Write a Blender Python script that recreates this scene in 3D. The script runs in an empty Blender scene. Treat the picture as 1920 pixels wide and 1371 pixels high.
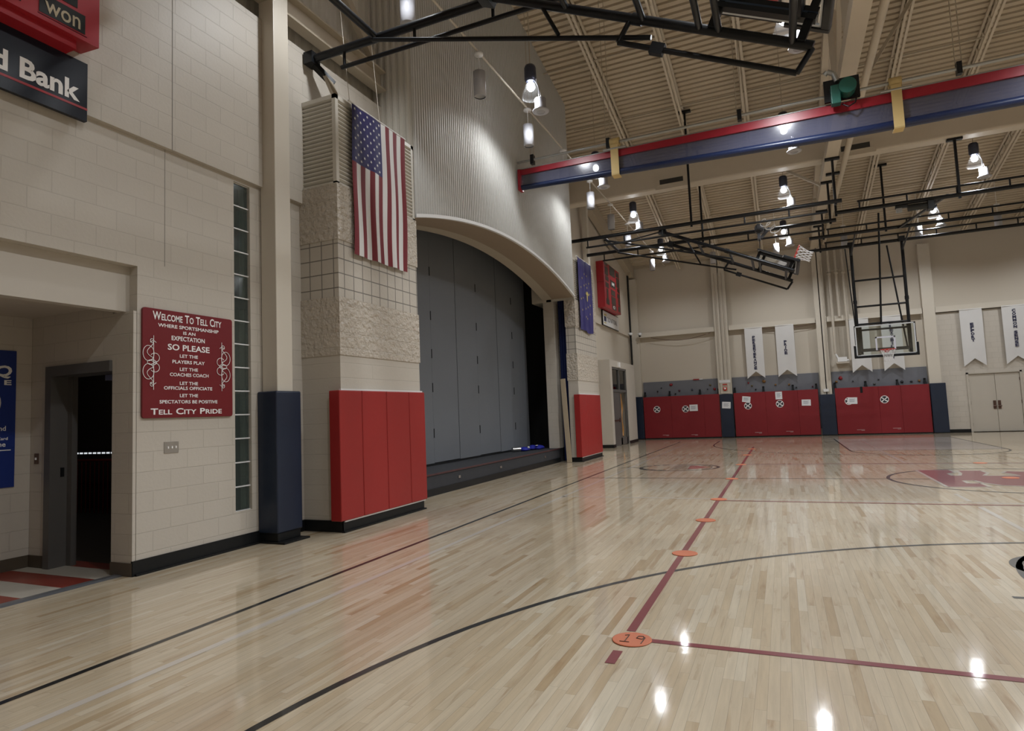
import bpy, bmesh, math, random
from mathutils import Vector, Matrix
random.seed(7)
SC = bpy.context.scene
COL = SC.collection
PI = math.pi

# ------------------------------------------------------------------ camera, world, exposure
cam_d = bpy.data.cameras.new('camera'); cam = bpy.data.objects.new('camera', cam_d); COL.objects.link(cam)
cam_d.sensor_width = 36.0; cam_d.lens = 1166.05 / 1920 * 36; cam_d.clip_start = 0.05; cam_d.clip_end = 200
def cam_matrix(yaw, pitch, roll, h):
    B = Matrix(((1, 0, 0), (0, 0, -1), (0, 1, 0)))
    cy, sy, cp, sp, cr, sr = math.cos(yaw), math.sin(yaw), math.cos(pitch), math.sin(pitch), math.cos(roll), math.sin(roll)
    Rz = Matrix(((cy, -sy, 0), (sy, cy, 0), (0, 0, 1)))
    Rx = Matrix(((1, 0, 0), (0, cp, -sp), (0, sp, cp)))
    Rr = Matrix(((cr, -sr, 0), (sr, cr, 0), (0, 0, 1)))
    R = Rr @ Rx @ B @ Rz
    m = Matrix.Identity(4)
    for i in range(3):
        m[i][0] = R[0][i]; m[i][1] = -R[1][i]; m[i][2] = -R[2][i]
    m[0][3], m[1][3], m[2][3] = 0, 0, h
    return m
cam.matrix_world = cam_matrix(-0.4079, -0.0770, -0.0412, 1.46)
SC.camera = cam
SC.view_settings.view_transform = 'Standard'; SC.view_settings.look = 'None'
SC.view_settings.gamma = 1; SC.view_settings.use_curve_mapping = False
SC.view_settings.exposure = 0.24
w = bpy.data.worlds.new('world'); SC.world = w; w.use_nodes = True
w.node_tree.nodes['Background'].inputs[0].default_value = (0.5, 0.5, 0.5, 1)
w.node_tree.nodes['Background'].inputs[1].default_value = 0.0

# the lamps of the hall (a 4 x 6 grid of high-bay fixtures, bulbs 8 m above the floor)
LAMP_X = [-4.22, 0.46, 5.33, 10.1]
LAMP_Y = [1.7, 6.5, 11.3, 16.05, 20.65, 25.8]
LAMP_Z = 8.0
LAMP_W = 410.0
LAMP_COL = (0.94, 0.97, 1.0)

# ------------------------------------------------------------------ helpers
def srgb(r, g, b):
    f = lambda c: c / 12.92 if c <= 0.04045 else ((c + 0.055) / 1.055) ** 2.4
    return (f(r / 255), f(g / 255), f(b / 255), 1)

class MB:
    """collects faces and links them as one mesh object"""
    def __init__(s, T=None):
        s.v = []; s.f = []; s.m = []; s.sm = []; s.T = T
    def add(s, pts, faces, m=0, smooth=False):
        b = len(s.v)
        for p in pts:
            p = Vector(p)
            s.v.append(s.T @ p if s.T else p)
        for f in faces:
            s.f.append([b + i for i in f]); s.m.append(m); s.sm.append(smooth)
        return s
    def box(s, x0, y0, z0, x1, y1, z1, m=0):
        x0, x1 = min(x0, x1), max(x0, x1); y0, y1 = min(y0, y1), max(y0, y1); z0, z1 = min(z0, z1), max(z0, z1)
        P = [(x0, y0, z0), (x1, y0, z0), (x1, y1, z0), (x0, y1, z0), (x0, y0, z1), (x1, y0, z1), (x1, y1, z1), (x0, y1, z1)]
        return s.add(P, [(0, 3, 2, 1), (4, 5, 6, 7), (0, 1, 5, 4), (1, 2, 6, 5), (2, 3, 7, 6), (3, 0, 4, 7)], m)
    def bar(s, p, q, r, n=10, m=0, r2=None):
        p, q = Vector(p), Vector(q); d = (q - p)
        if d.length < 1e-6: return s
        d.normalize(); a = d.orthogonal().normalized(); b = d.cross(a); r2 = r if r2 is None else r2
        P = [p + (a * math.cos(t) + b * math.sin(t)) * r for t in [2 * PI * i / n for i in range(n)]]
        P += [q + (a * math.cos(t) + b * math.sin(t)) * r2 for t in [2 * PI * i / n for i in range(n)]]
        s.add(P, [(i, (i + 1) % n, n + (i + 1) % n, n + i) for i in range(n)], m, True)
        return s.add(P, [tuple(range(n))[::-1], tuple(range(n, 2 * n))], m)
    def beam(s, p, q, wd, ht, m=0, up=(0, 0, 1)):
        p, q = Vector(p), Vector(q); d = (q - p).normalized(); u = Vector(up)
        a = d.cross(u)
        if a.length < 1e-4: a = d.orthogonal()
        a.normalize(); b = a.cross(d)
        P = [o + a * (i * wd / 2) + b * (j * ht / 2) for o in (p, q) for i, j in ((-1, -1), (1, -1), (1, 1), (-1, 1))]
        return s.add(P, [(0, 1, 2, 3), (7, 6, 5, 4), (0, 4, 5, 1), (1, 5, 6, 2), (2, 6, 7, 3), (3, 7, 4, 0)], m)
    def tube(s, pts, r, n=8, m=0):
        for a, b in zip(pts[:-1], pts[1:]): s.bar(a, b, r, n, m)
        return s
    def lathe(s, c, prof, n=20, m=0, axis='z', cap=True):
        c = Vector(c); P = []; k = len(prof)
        for i in range(n):
            t = 2 * PI * i / n
            for r, h in prof:
                P.append(c + (Vector((r * math.cos(t), r * math.sin(t), h)) if axis == 'z' else Vector((h, r * math.cos(t), r * math.sin(t))) if axis == 'x' else Vector((r * math.cos(t), h, r * math.sin(t)))))
        s.add(P, [(i * k + j, ((i + 1) % n) * k + j, ((i + 1) % n) * k + j + 1, i * k + j + 1) for i in range(n) for j in range(k - 1)], m, True)
        if cap:
            s.add(P, [tuple(i * k for i in range(n))[::-1], tuple(i * k + k - 1 for i in range(n))], m)
        return s
    def poly(s, pts, m=0):
        return s.add(pts, [tuple(range(len(pts)))], m)
    def prism(s, pts2, o, U, V, depth, m=0):
        o, U, V = Vector(o), Vector(U), Vector(V); N = U.cross(V).normalized(); n = len(pts2)
        A = [o + U * a + V * b for a, b in pts2]; P = A + [p - N * depth for p in A]
        return s.add(P, [tuple(range(n)), tuple(range(n, 2 * n))[::-1]] + [(i, n + i, n + (i + 1) % n, (i + 1) % n) for i in range(n)], m)
    def blob(s, c, r, seed, m=0, flat=(1, 1, 1), n=8, k=6):
        rnd = random.Random(seed); c = Vector(c); P = []
        ph = [rnd.uniform(0, 6.28) for _ in range(4)]
        for j in range(k + 1):
            b = -PI / 2 + PI * j / k
            for i in range(n):
                t = 2 * PI * i / n
                q = r * (1 + .22 * math.sin(2 * t + ph[0]) * math.cos(b) + .15 * math.sin(3 * t + ph[1] + b) + .12 * math.sin(2 * b + ph[2]))
                P.append(c + Vector((q * math.cos(b) * math.cos(t) * flat[0], q * math.cos(b) * math.sin(t) * flat[1], q * math.sin(b) * flat[2])))
        return s.add(P, [(j * n + i, j * n + (i + 1) % n, (j + 1) * n + (i + 1) % n, (j + 1) * n + i) for j in range(k) for i in range(n)], m, True)
    def build(s, name, mats, parent=None, bevel=0, solid=0):
        me = bpy.data.meshes.new(name)
        mats = mats if isinstance(mats, (list, tuple)) else [mats]
        if parent is not None:
            org = ORG[parent.name]
        elif s.v:
            lo = [min(p[i] for p in s.v) for i in range(3)]; hi = [max(p[i] for p in s.v) for i in range(3)]
            org = Vector(((lo[0] + hi[0]) / 2, (lo[1] + hi[1]) / 2, lo[2]))
        me.from_pydata([p - org for p in s.v], [], s.f)
        for mt in mats: me.materials.append(mt)
        me.polygons.foreach_set('material_index', s.m); me.polygons.foreach_set('use_smooth', s.sm)
        me.validate(); me.update()
        o = bpy.data.objects.new(name, me); COL.objects.link(o)
        if parent is not None: o.parent = parent
        else: o.location = org
        ORG[o.name] = org
        if bevel:
            b = o.modifiers.new('bevel', 'BEVEL'); b.width = bevel; b.segments = 3; b.limit_method = 'ANGLE'
        return o
ORG = {}

def tag(o, label=None, cat=None, group=None, kind=None):
    if label: o['label'] = label
    if cat: o['category'] = cat
    if group: o['group'] = group
    if kind: o['kind'] = kind
    return o
def thing(name, label, cat, loc, group=None):
    o = bpy.data.objects.new(name, None); o.empty_display_size = .1; COL.objects.link(o); o.location = loc
    ORG[o.name] = Vector(loc)
    return tag(o, label, cat, group)
def struct(o): o['kind'] = 'structure'; return o
def copy_tree(o, delta=None, label=None):
    c = o.copy(); COL.objects.link(c)
    if delta is not None: c.location = Vector(o.location) + Vector(delta)
    ORG[c.name] = ORG[o.name] + (Vector(delta) if delta is not None else Vector((0, 0, 0)))
    if label: c['label'] = label
    for ch in list(o.children):
        d = copy_tree(ch); d.parent = c
    return c
ORD = ['first', 'second', 'third', 'fourth', 'fifth', 'sixth', 'seventh', 'eighth', 'ninth', 'tenth', 'eleventh', 'twelfth', 'thirteenth']

_tc = {}
def glyphs(s, bold=0.0):
    k = (s, bold)
    if k not in _tc:
        cu = bpy.data.curves.new('t', 'FONT'); cu.body = s; cu.size = 1; cu.offset = bold; cu.resolution_u = 3
        ob = bpy.data.objects.new('t', cu); COL.objects.link(ob)
        me = bpy.data.meshes.new_from_object(ob.evaluated_get(bpy.context.evaluated_depsgraph_get()))
        bpy.data.objects.remove(ob); bpy.data.curves.remove(cu)
        _tc[k] = ([(v.co.x, v.co.y) for v in me.vertices], [tuple(p.vertices) for p in me.polygons])
        bpy.data.meshes.remove(me)
    return _tc[k]
def text(mb, s, o, U, V, h, w=None, m=0, bold=0.015, smallcaps=False, align='C', italic=0):
    """lettering on a plane: o = middle (or start) of the baseline, h = capital height, w = width to fit"""
    o, U, V = Vector(o), Vector(U).normalized(), Vector(V).normalized()
    runs = []; x = 0
    if smallcaps:
        for wd in s.split(' '):
            runs.append((wd[0], 1.0)); 
            if len(wd) > 1: runs.append((wd[1:], .78))
            runs.append((' ', 1))
    else: runs = [(s, 1.0)]
    pts = []; faces = []
    for t, sc in runs:
        if t == ' ': x += .28; continue
        g, f = glyphs(t, bold)
        if not g: continue
        x0 = min(p[0] for p in g); x1 = max(p[0] for p in g); b = len(pts)
        pts += [((p[0] - x0) * sc + x, p[1] * sc) for p in g]; faces += [tuple(b + i for i in q) for q in f]
        x += (x1 - x0) * sc + .06
    if not pts: return
    X1 = max(p[0] for p in pts); k = h / .69
    ku = (w / X1) if w else k
    off = -X1 / 2 if align == 'C' else 0
    mb.add([o + U * ((p[0] + off) * ku + italic * p[1] * k) + V * (p[1] * k) for p in pts], faces, m)

# ------------------------------------------------------------------ materials
def nodes_of(name):
    m = bpy.data.materials.new(name); m.use_nodes = True; nt = m.node_tree
    return m, nt, nt.nodes, nt.links, nt.nodes['Principled BSDF']
def N(nt, t, **kw):
    n = nt.nodes.new(t)
    for k, v in kw.items(): setattr(n, k, v)
    return n
def math_n(nt, op, a, b=None):
    n = N(nt, 'ShaderNodeMath', operation=op)
    for i, x in enumerate((a, b)):
        if x is None: continue
        if isinstance(x, (int, float)): n.inputs[i].default_value = x
        else: nt.links.new(x, n.inputs[i])
    return n.outputs[0]
def mat(name, col, rough=.5, metal=0, var=.06, vscale=3.0, bump=0, bscale=60, coat=0, spec=.5, trans=0, emit=None, estr=0):
    m, nt, nd, lk, b = nodes_of(name)
    b.inputs['Roughness'].default_value = rough; b.inputs['Metallic'].default_value = metal
    b.inputs['Specular IOR Level'].default_value = spec
    if coat: b.inputs['Coat Weight'].default_value = coat; b.inputs['Coat Roughness'].default_value = .055
    if trans: b.inputs['Transmission Weight'].default_value = trans
    if emit: b.inputs['Emission Color'].default_value = emit; b.inputs['Emission Strength'].default_value = estr
    geo = N(nt, 'ShaderNodeNewGeometry')
    if var:
        nz = N(nt, 'ShaderNodeTexNoise'); nz.inputs['Scale'].default_value = vscale; nz.inputs['Detail'].default_value = 4
        lk.new(geo.outputs['Position'], nz.inputs['Vector'])
        mx = N(nt, 'ShaderNodeMix', data_type='RGBA')
        mx.inputs['A'].default_value = tuple(c * (1 - var) for c in col[:3]) + (1,); mx.inputs['B'].default_value = tuple(min(1, c * (1 + var)) for c in col[:3]) + (1,)
        lk.new(nz.outputs['Fac'], mx.inputs['Factor']); lk.new(mx.outputs['Result'], b.inputs['Base Color'])
    else: b.inputs['Base Color'].default_value = col
    if bump:
        n2 = N(nt, 'ShaderNodeTexNoise'); n2.inputs['Scale'].default_value = bscale; n2.inputs['Detail'].default_value = 5
        lk.new(geo.outputs['Position'], n2.inputs['Vector'])
        bp = N(nt, 'ShaderNodeBump'); bp.inputs['Strength'].default_value = bump; bp.inputs['Distance'].default_value = .02
        lk.new(n2.outputs['Fac'], bp.inputs['Height']); lk.new(bp.outputs['Normal'], b.inputs['Normal'])
    return m
def block_mat(name, col, axis='y', bw=.4064, bh=.2032, mortar=.006, joint=.92, bump=.5, rough=.5, offset=.5, split=0, joint_only_rows=False):
    """painted masonry: joints in world metres; axis = the horizontal direction of the wall"""
    m, nt, nd, lk, b = nodes_of(name)
    geo = N(nt, 'ShaderNodeNewGeometry'); sp = N(nt, 'ShaderNodeSeparateXYZ'); lk.new(geo.outputs['Position'], sp.inputs[0])
    cb = N(nt, 'ShaderNodeCombineXYZ')
    if axis == 'xy':
        lk.new(math_n(nt, 'ADD', sp.outputs[0], sp.outputs[1]), cb.inputs[0])
    else: lk.new(sp.outputs[{'x': 0, 'y': 1}[axis]], cb.inputs[0])
    lk.new(sp.outputs[2], cb.inputs[1])
    br = N(nt, 'ShaderNodeTexBrick'); br.offset = offset; br.squash = 1
    lk.new(cb.outputs[0], br.inputs['Vector'])
    br.inputs['Scale'].default_value = 1; br.inputs['Brick Width'].default_value = bw; br.inputs['Row Height'].default_value = bh
    br.inputs['Mortar Size'].default_value = mortar; br.inputs['Mortar Smooth'].default_value = .3; br.inputs['Bias'].default_value = 0
    br.inputs['Color1'].default_value = tuple(c * .98 for c in col[:3]) + (1,); br.inputs['Color2'].default_value = tuple(c * 1.02 for c in col[:3]) + (1,)
    br.inputs['Mortar'].default_value = tuple(c * joint for c in col[:3]) + (1,)  # a darker joint factor puts groove shading into the colour of evenly painted block
    nz = N(nt, 'ShaderNodeTexNoise'); nz.inputs['Scale'].default_value = 30 if not split else 15; nz.inputs['Detail'].default_value = 8
    lk.new(geo.outputs['Position'], nz.inputs['Vector'])
    lk.new(br.outputs['Color'], b.inputs['Base Color']); b.inputs['Roughness'].default_value = rough
    h = math_n(nt, 'MULTIPLY', br.outputs['Fac'], -1.0)
    h2 = math_n(nt, 'ADD', h, math_n(nt, 'MULTIPLY', nz.outputs['Fac'], (2.2 if split else .25)))
    bp = N(nt, 'ShaderNodeBump'); bp.inputs['Strength'].default_value = 1.0 if split else bump; bp.inputs['Distance'].default_value = .03 if split else .012
    lk.new(h2, bp.inputs['Height']); lk.new(bp.outputs['Normal'], b.inputs['Normal'])
    return m
def floor_mat():
    m, nt, nd, lk, b = nodes_of('maple_floor')
    geo = N(nt, 'ShaderNodeNewGeometry'); sp = N(nt, 'ShaderNodeSeparateXYZ'); lk.new(geo.outputs['Position'], sp.inputs[0])
    X, Y = sp.outputs[0], sp.outputs[1]
    PW, PL = .057, .85
    u = math_n(nt, 'DIVIDE', X, PW); row = math_n(nt, 'FLOOR', u); fu = math_n(nt, 'FRACT', u)
    wn = N(nt, 'ShaderNodeTexWhiteNoise', noise_dimensions='1D'); lk.new(row, wn.inputs['W'])
    v = math_n(nt, 'ADD', math_n(nt, 'DIVIDE', Y, PL), math_n(nt, 'MULTIPLY', wn.outputs['Value'], 7.3))
    colr = math_n(nt, 'FLOOR', v); fv = math_n(nt, 'FRACT', v)
    cb = N(nt, 'ShaderNodeCombineXYZ'); lk.new(row, cb.inputs[0]); lk.new(colr, cb.inputs[1])
    w2 = N(nt, 'ShaderNodeTexWhiteNoise', noise_dimensions='2D'); lk.new(cb.outputs[0], w2.inputs['Vector'])
    ramp = N(nt, 'ShaderNodeValToRGB'); e = ramp.color_ramp.elements
    stops = [(0, (.47, .33, .18)), (.03, (.53, .40, .245)), (.09, (.60, .475, .315)), (.5, (.64, .53, .375)), (.9, (.68, .575, .42)), (1, (.71, .625, .48))]
    e[0].position = 0; e[0].color = stops[0][1] + (1,); e[1].position = 1; e[1].color = stops[-1][1] + (1,)
    for p, c in stops[1:-1]:
        q = e.new(p); q.color = c + (1,)
    lk.new(w2.outputs['Value'], ramp.inputs['Fac'])
    # grain
    cg = N(nt, 'ShaderNodeCombineXYZ'); lk.new(math_n(nt, 'MULTIPLY', X, 38), cg.inputs[0]); lk.new(math_n(nt, 'MULTIPLY', Y, 2.2), cg.inputs[1]); lk.new(math_n(nt, 'MULTIPLY', w2.outputs['Value'], 37), cg.inputs[2])
    gn = N(nt, 'ShaderNodeTexNoise'); gn.inputs['Scale'].default_value = 1; gn.inputs['Detail'].default_value = 6; gn.inputs['Roughness'].default_value = .62; lk.new(cg.outputs[0], gn.inputs['Vector'])
    gr = N(nt, 'ShaderNodeMapRange'); gr.inputs['From Min'].default_value = .3; gr.inputs['From Max'].default_value = .75; gr.inputs['To Min'].default_value = 1.07; gr.inputs['To Max'].default_value = .86
    lk.new(gn.outputs['Fac'], gr.inputs['Value'])
    # joints
    ed = math_n(nt, 'LESS_THAN', math_n(nt, 'MINIMUM', fu, math_n(nt, 'SUBTRACT', 1.0, fu)), .018)
    ee = math_n(nt, 'LESS_THAN', math_n(nt, 'MULTIPLY', fv, PL), .0022)
    j = math_n(nt, 'MAXIMUM', math_n(nt, 'MULTIPLY', ed, .35), math_n(nt, 'MULTIPLY', ee, .3))
    cs = N(nt, 'ShaderNodeCombineXYZ'); lk.new(math_n(nt, 'MULTIPLY', X, 13), cs.inputs[0]); lk.new(math_n(nt, 'MULTIPLY', Y, 1.6), cs.inputs[1]); lk.new(math_n(nt, 'MULTIPLY', w2.outputs['Value'], 91), cs.inputs[2])
    sn = N(nt, 'ShaderNodeTexNoise'); sn.inputs['Scale'].default_value = 1; sn.inputs['Detail'].default_value = 4; sn.inputs['Roughness'].default_value = .55; sn.inputs['Distortion'].default_value = .6; lk.new(cs.outputs[0], sn.inputs['Vector'])
    sr = N(nt, 'ShaderNodeMapRange'); sr.inputs['From Min'].default_value = .57; sr.inputs['From Max'].default_value = .76; sr.inputs['To Min'].default_value = 0; sr.inputs['To Max'].default_value = .68
    lk.new(sn.outputs['Fac'], sr.inputs['Value'])
    stain = N(nt, 'ShaderNodeMix', data_type='RGBA'); stain.inputs['B'].default_value = (.36, .21, .09, 1); lk.new(sr.outputs[0], stain.inputs['Factor']); lk.new(ramp.outputs['Color'], stain.inputs['A'])
    f = math_n(nt, 'MULTIPLY', gr.outputs[0], math_n(nt, 'SUBTRACT', 1.0, j))
    hs = N(nt, 'ShaderNodeHueSaturation'); lk.new(stain.outputs['Result'], hs.inputs['Color']); lk.new(f, hs.inputs['Value'])
    lk.new(hs.outputs['Color'], b.inputs['Base Color'])
    b.inputs['Roughness'].default_value = .42; b.inputs['Specular IOR Level'].default_value = .35
    b.inputs['Coat Weight'].default_value = 1.0; b.inputs['Coat Roughness'].default_value = .072; b.inputs['Coat IOR'].default_value = 1.5
    # slight unevenness of each strip under the varnish
    hh = math_n(nt, 'ADD', math_n(nt, 'MULTIPLY', w2.outputs['Value'], .25), math_n(nt, 'MULTIPLY', gn.outputs['Fac'], .12))
    wv = N(nt, 'ShaderNodeTexNoise'); wv.inputs['Scale'].default_value = 9; wv.inputs['Detail'].default_value = 2; lk.new(geo.outputs['Position'], wv.inputs['Vector'])
    bp = N(nt, 'ShaderNodeBump'); bp.inputs['Strength'].default_value = .035; bp.inputs['Distance'].default_value = .01
    lk.new(math_n(nt, 'ADD', hh, math_n(nt, 'MULTIPLY', wv.outputs['Fac'], 1.1)), bp.inputs['Height']); lk.new(bp.outputs['Normal'], b.inputs['Coat Normal'])
    return m
def emit_mat(name, col, st):
    m, nt, nd, lk, b = nodes_of(name)
    e = N(nt, 'ShaderNodeEmission'); e.inputs[0].default_value = col; e.inputs[1].default_value = st
    lk.new(e.outputs[0], nd['Material Output'].inputs[0]); return m
def net_mat(name, col, alpha, rough=.25):
    m, nt, nd, lk, b = nodes_of(name)
    b.inputs['Base Color'].default_value = col; b.inputs['Roughness'].default_value = rough
    t = N(nt, 'ShaderNodeBsdfTransparent'); mx = N(nt, 'ShaderNodeMixShader'); mx.inputs[0].default_value = alpha
    lk.new(t.outputs[0], mx.inputs[1]); lk.new(b.outputs[0], mx.inputs[2]); lk.new(mx.outputs[0], nd['Material Output'].inputs[0]); return m
def glass_mat(name, tint=(.9, .97, .95, 1), refl=.09):
    m, nt, nd, lk, b = nodes_of(name)
    t = N(nt, 'ShaderNodeBsdfTransparent'); t.inputs[0].default_value = tint
    g = N(nt, 'ShaderNodeBsdfGlossy'); g.inputs['Roughness'].default_value = .03
    fr = N(nt, 'ShaderNodeFresnel'); fr.inputs[0].default_value = 1.5
    mx = N(nt, 'ShaderNodeMixShader'); lk.new(math_n(nt, 'MAXIMUM', fr.outputs[0], refl), mx.inputs[0])
    lk.new(t.outputs[0], mx.inputs[1]); lk.new(g.outputs[0], mx.inputs[2]); lk.new(mx.outputs[0], nd['Material Output'].inputs[0]); return m

CREAM = (.50, .457, .397, 1)
M = {}
M['floor'] = floor_mat()
M['cmu_y'] = block_mat('painted_block', CREAM, 'y')
M['cmu_x'] = block_mat('painted_block_return', CREAM, 'x')
M['cmu_xy'] = block_mat('painted_block_pier', CREAM, 'xy')
M['cmu_rows'] = block_mat('painted_block_courses', CREAM, 'xy', bw=4, mortar=.006)
M['split'] = block_mat('split_face_block', (.52, .46, .385, 1), 'xy', joint=1.08, split=1, mortar=.008)
M['scored'] = block_mat('scored_block', CREAM, 'xy', bw=.2032, bh=.2032, mortar=.008, joint=.4, bump=.9, offset=0)
M['paint'] = mat('cream_paint', CREAM, .5, var=.03, vscale=1.2)
M['wallpanel'] = mat('cream_wall_panel', (.53, .475, .395, 1), .5, var=.03, vscale=.6)
M['steelpaint'] = mat('cream_steel_paint', (.58, .53, .45, 1), .4, var=.03)
M['tan'] = mat('tan_steel_paint', (.40, .345, .265, 1), .45, var=.04)
M['joist'] = mat('light_tan_steel_paint', (.58, .51, .41, 1), .45, var=.04)
M['deck'] = mat('tan_roof_deck', (.50, .42, .315, 1), .5, var=.05, vscale=.8)
M['fascia'] = mat('corrugated_metal', (.49, .48, .455, 1), .6, var=.02, spec=.2)
M['siding'] = mat('corrugated_siding', (.50, .47, .41, 1), .45, var=.03)
M['soffit'] = mat('arch_soffit_paint', (.31, .24, .175, 1), .6, var=.03)
M['louver'] = mat('cream_louver', (.58, .55, .49, 1), .4, var=.02)
M['red_vinyl'] = mat('red_vinyl', (.29, .015, .014, 1), .42, var=.06, vscale=2, bump=.06, bscale=12)
M['darkred_vinyl'] = mat('deep_red_vinyl', (.20, .004, .010, 1), .5, var=.08, vscale=2, bump=.1, bscale=7)
M['blue_vinyl'] = mat('navy_vinyl', (.007, .015, .036, 1), .42, var=.12, vscale=3, bump=.1, bscale=8)
M['black'] = mat('black_steel', (.006, .007, .009, 1), .36, var=.1, spec=.35)
M['base'] = mat('black_rubber_base', (.006, .007, .008, 1), .45, var=.1, spec=.3)
M['browncove'] = mat('brown_rubber_base', (.075, .058, .04, 1), .5, var=.1)
M['white'] = mat('white_paint', (.72, .72, .72, 1), .4, var=.02)
M['letter'] = mat('white_lettering', (.86, .85, .84, 1), .5, var=0)
M['paper'] = mat('white_paper', (.75, .76, .78, 1), .6, var=.02)
M['ink'] = mat('dark_ink', (.02, .02, .03, 1), .6, var=0)
M['navyink'] = mat('navy_lettering', (.018, .02, .06, 1), .6, var=0)
M['sign_red'] = mat('red_sign_enamel', (.155, .004, .009, 1), .4, var=.03)
M['score_red'] = mat('scoreboard_red', (.36, .015, .025, 1), .38, var=.04)
M['display'] = mat('dark_display', (.012, .014, .014, 1), .25, var=.1)
M['display2'] = mat('grey_display', (.035, .032, .03, 1), .3, var=.2, vscale=20)
M['ledtan'] = mat('unlit_digit_tan', (.48, .41, .28, 1), .5, var=0)
M['bankblack'] = mat('black_sign_face', (.008, .010, .017, 1), .3, var=.1, spec=.2)
M['stripe_red'] = mat('red_stripe', (.32, .014, .02, 1), .4, var=0)
M['poster_blue'] = mat('blue_poster', (.012, .032, .19, 1), .35, var=.05)
M['flag_red'] = mat('flag_red', (.15, .004, .01, 1), .7, var=.08)
M['flag_white'] = mat('flag_white', (.62, .61, .6, 1), .7, var=.04)
M['flag_blue'] = mat('flag_blue', (.014, .010, .085, 1), .7, var=.1)
M['state_blue'] = mat('state_flag_blue', (.028, .022, .15, 1), .65, var=.15, vscale=6)
M['gold'] = mat('gold_print', (.55, .45, .12, 1), .6, var=0)
M['partition'] = mat('grey_partition', (.125, .135, .15, 1), .55, var=.05, vscale=1.5, bump=.1, bscale=40)
M['stagecarpet'] = mat('charcoal_carpet', (.022, .023, .028, 1), .8, var=.2, vscale=8, bump=.3, bscale=150)
M['nosing'] = mat('dark_red_nosing', (.06, .02, .022, 1), .5, var=.2)
M['stageblack'] = mat('stage_black', (.008, .008, .008, 1), .8, var=0)
M['blue_curtain'] = mat('navy_curtain', (.014, .026, .12, 1), .8, var=.1)
M['wood'] = mat('pale_board', (.42, .34, .24, 1), .55, var=.1, vscale=6)
M['bluecloth'] = mat('royal_blue_cloth', (.008, .014, .28, 1), .7, var=.25, vscale=10)
M['greydoor'] = mat('grey_door_paint', (.095, .09, .085, 1), .45, var=.05)
M['doorcream'] = mat('cream_door_paint', (.47, .43, .37, 1), .42, var=.02)
M['chrome'] = mat('brushed_metal', (.55, .55, .55, 1), .3, metal=1, var=.05)
M['hardware'] = mat('dark_bronze', (.12, .07, .055, 1), .35, metal=.6, var=.1)
M['alum'] = mat('aluminium_threshold', (.42, .44, .48, 1), .35, metal=.8, var=.06)
M['tile_red'] = mat('red_floor_tile', (.26, .045, .03, 1), .3, var=.1, vscale=5)
M['tile_cream'] = mat('cream_floor_tile', (.52, .48, .41, 1), .3, var=.08, vscale=9)
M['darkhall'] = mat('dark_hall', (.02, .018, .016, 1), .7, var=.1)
M['rail_red'] = mat('dark_red_rail', (.12, .01, .01, 1), .4, var=.1)
M['climb'] = mat('grey_climbing_wall', (.14, .145, .165, 1), .6, var=.1, vscale=2.5)
M['disc'] = mat('orange_rubber', (.62, .17, .07, 1), .4, var=.05)
M['line_black'] = mat('black_court_line', (.012, .013, .014, 1), .4, var=0, coat=.55)
M['line_red'] = mat('maroon_court_line', (.21, .014, .022, 1), .4, var=0, coat=.55)
M['line_white'] = mat('white_court_line', (.66, .60, .53, 1), .4, var=0, coat=1)
M['logo_maroon'] = mat('maroon_court_paint', (.20, .018, .03, 1), .4, var=.05, coat=.55)
M['lane'] = net_mat('grey_lane_stain', (.5, .48, .52, 1), .35, .16)
M['glass'] = glass_mat('clear_glass')
M['backboard'] = glass_mat('backboard_glass', (.93, .97, .96, 1), .12)
M['frame_grey'] = mat('pale_backboard_frame', (.62, .64, .66, 1), .4, var=0)
M['target'] = mat('target_white', (.6, .6, .68, 1), .5, var=0)
M['rim'] = mat('orange_rim', (.55, .04, .03, 1), .4, var=0)
M['net'] = mat('white_cord', (.75, .74, .74, 1), .7, var=0)
M['galv'] = mat('galvanised_pipe', (.42, .43, .42, 1), .35, metal=.7, var=.1)
M['mesh_grey'] = net_mat('grey_vinyl_mesh', (.105, .11, .17, 1), .7, .15)
M['cur_red'] = mat('curtain_red_vinyl', (.32, .012, .025, 1), .35, var=.06)
M['cur_blue'] = mat('curtain_blue_vinyl', (.008, .018, .065, 1), .35, var=.08)
M['webbing'] = mat('yellow_webbing', (.62, .46, .2, 1), .6, var=.05)
M['motor_green'] = mat('green_motor', (.012, .10, .075, 1), .4, var=.1)
M['lampbody'] = mat('dark_lamp_housing', (.03, .035, .06, 1), .35, var=.1)
M['lampwhite'] = mat('white_lamp_drum', (.42, .42, .45, 1), .4, var=0)
M['lens'] = mat('grey_lens', (.35, .35, .37, 1), .2, var=.1)
M['acrylic'] = net_mat('clear_reflector', (.9, .92, .95, 1), .045, .1)
M['bulb'] = emit_mat('lit_bulb', (.95, .98, 1, 1), 15)
M['redalarm'] = mat('red_alarm', (.5, .03, .02, 1), .35, var=0)
M['orange_thing'] = mat('amber_plastic', (.42, .2, .05, 1), .4, var=.1)
M['conduit'] = mat('painted_conduit', (.50, .45, .38, 1), .4, var=.03)
HC = {'k': ('black', (.015, .015, .02, 1)), 'r': ('red', (.25, .01, .015, 1)), 'm': ('maroon', (.09, .01, .03, 1)), 'b': ('slate', (.05, .055, .09, 1)), 'y': ('olive', (.12, .09, .03, 1)), 'o': ('brown', (.22, .11, .03, 1)), 'g': ('grey', (.09, .09, .085, 1))}
for k, (n_, c_) in HC.items(): M['hold_' + k] = mat('climbing_hold_' + n_, c_, .5, var=.1)

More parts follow.
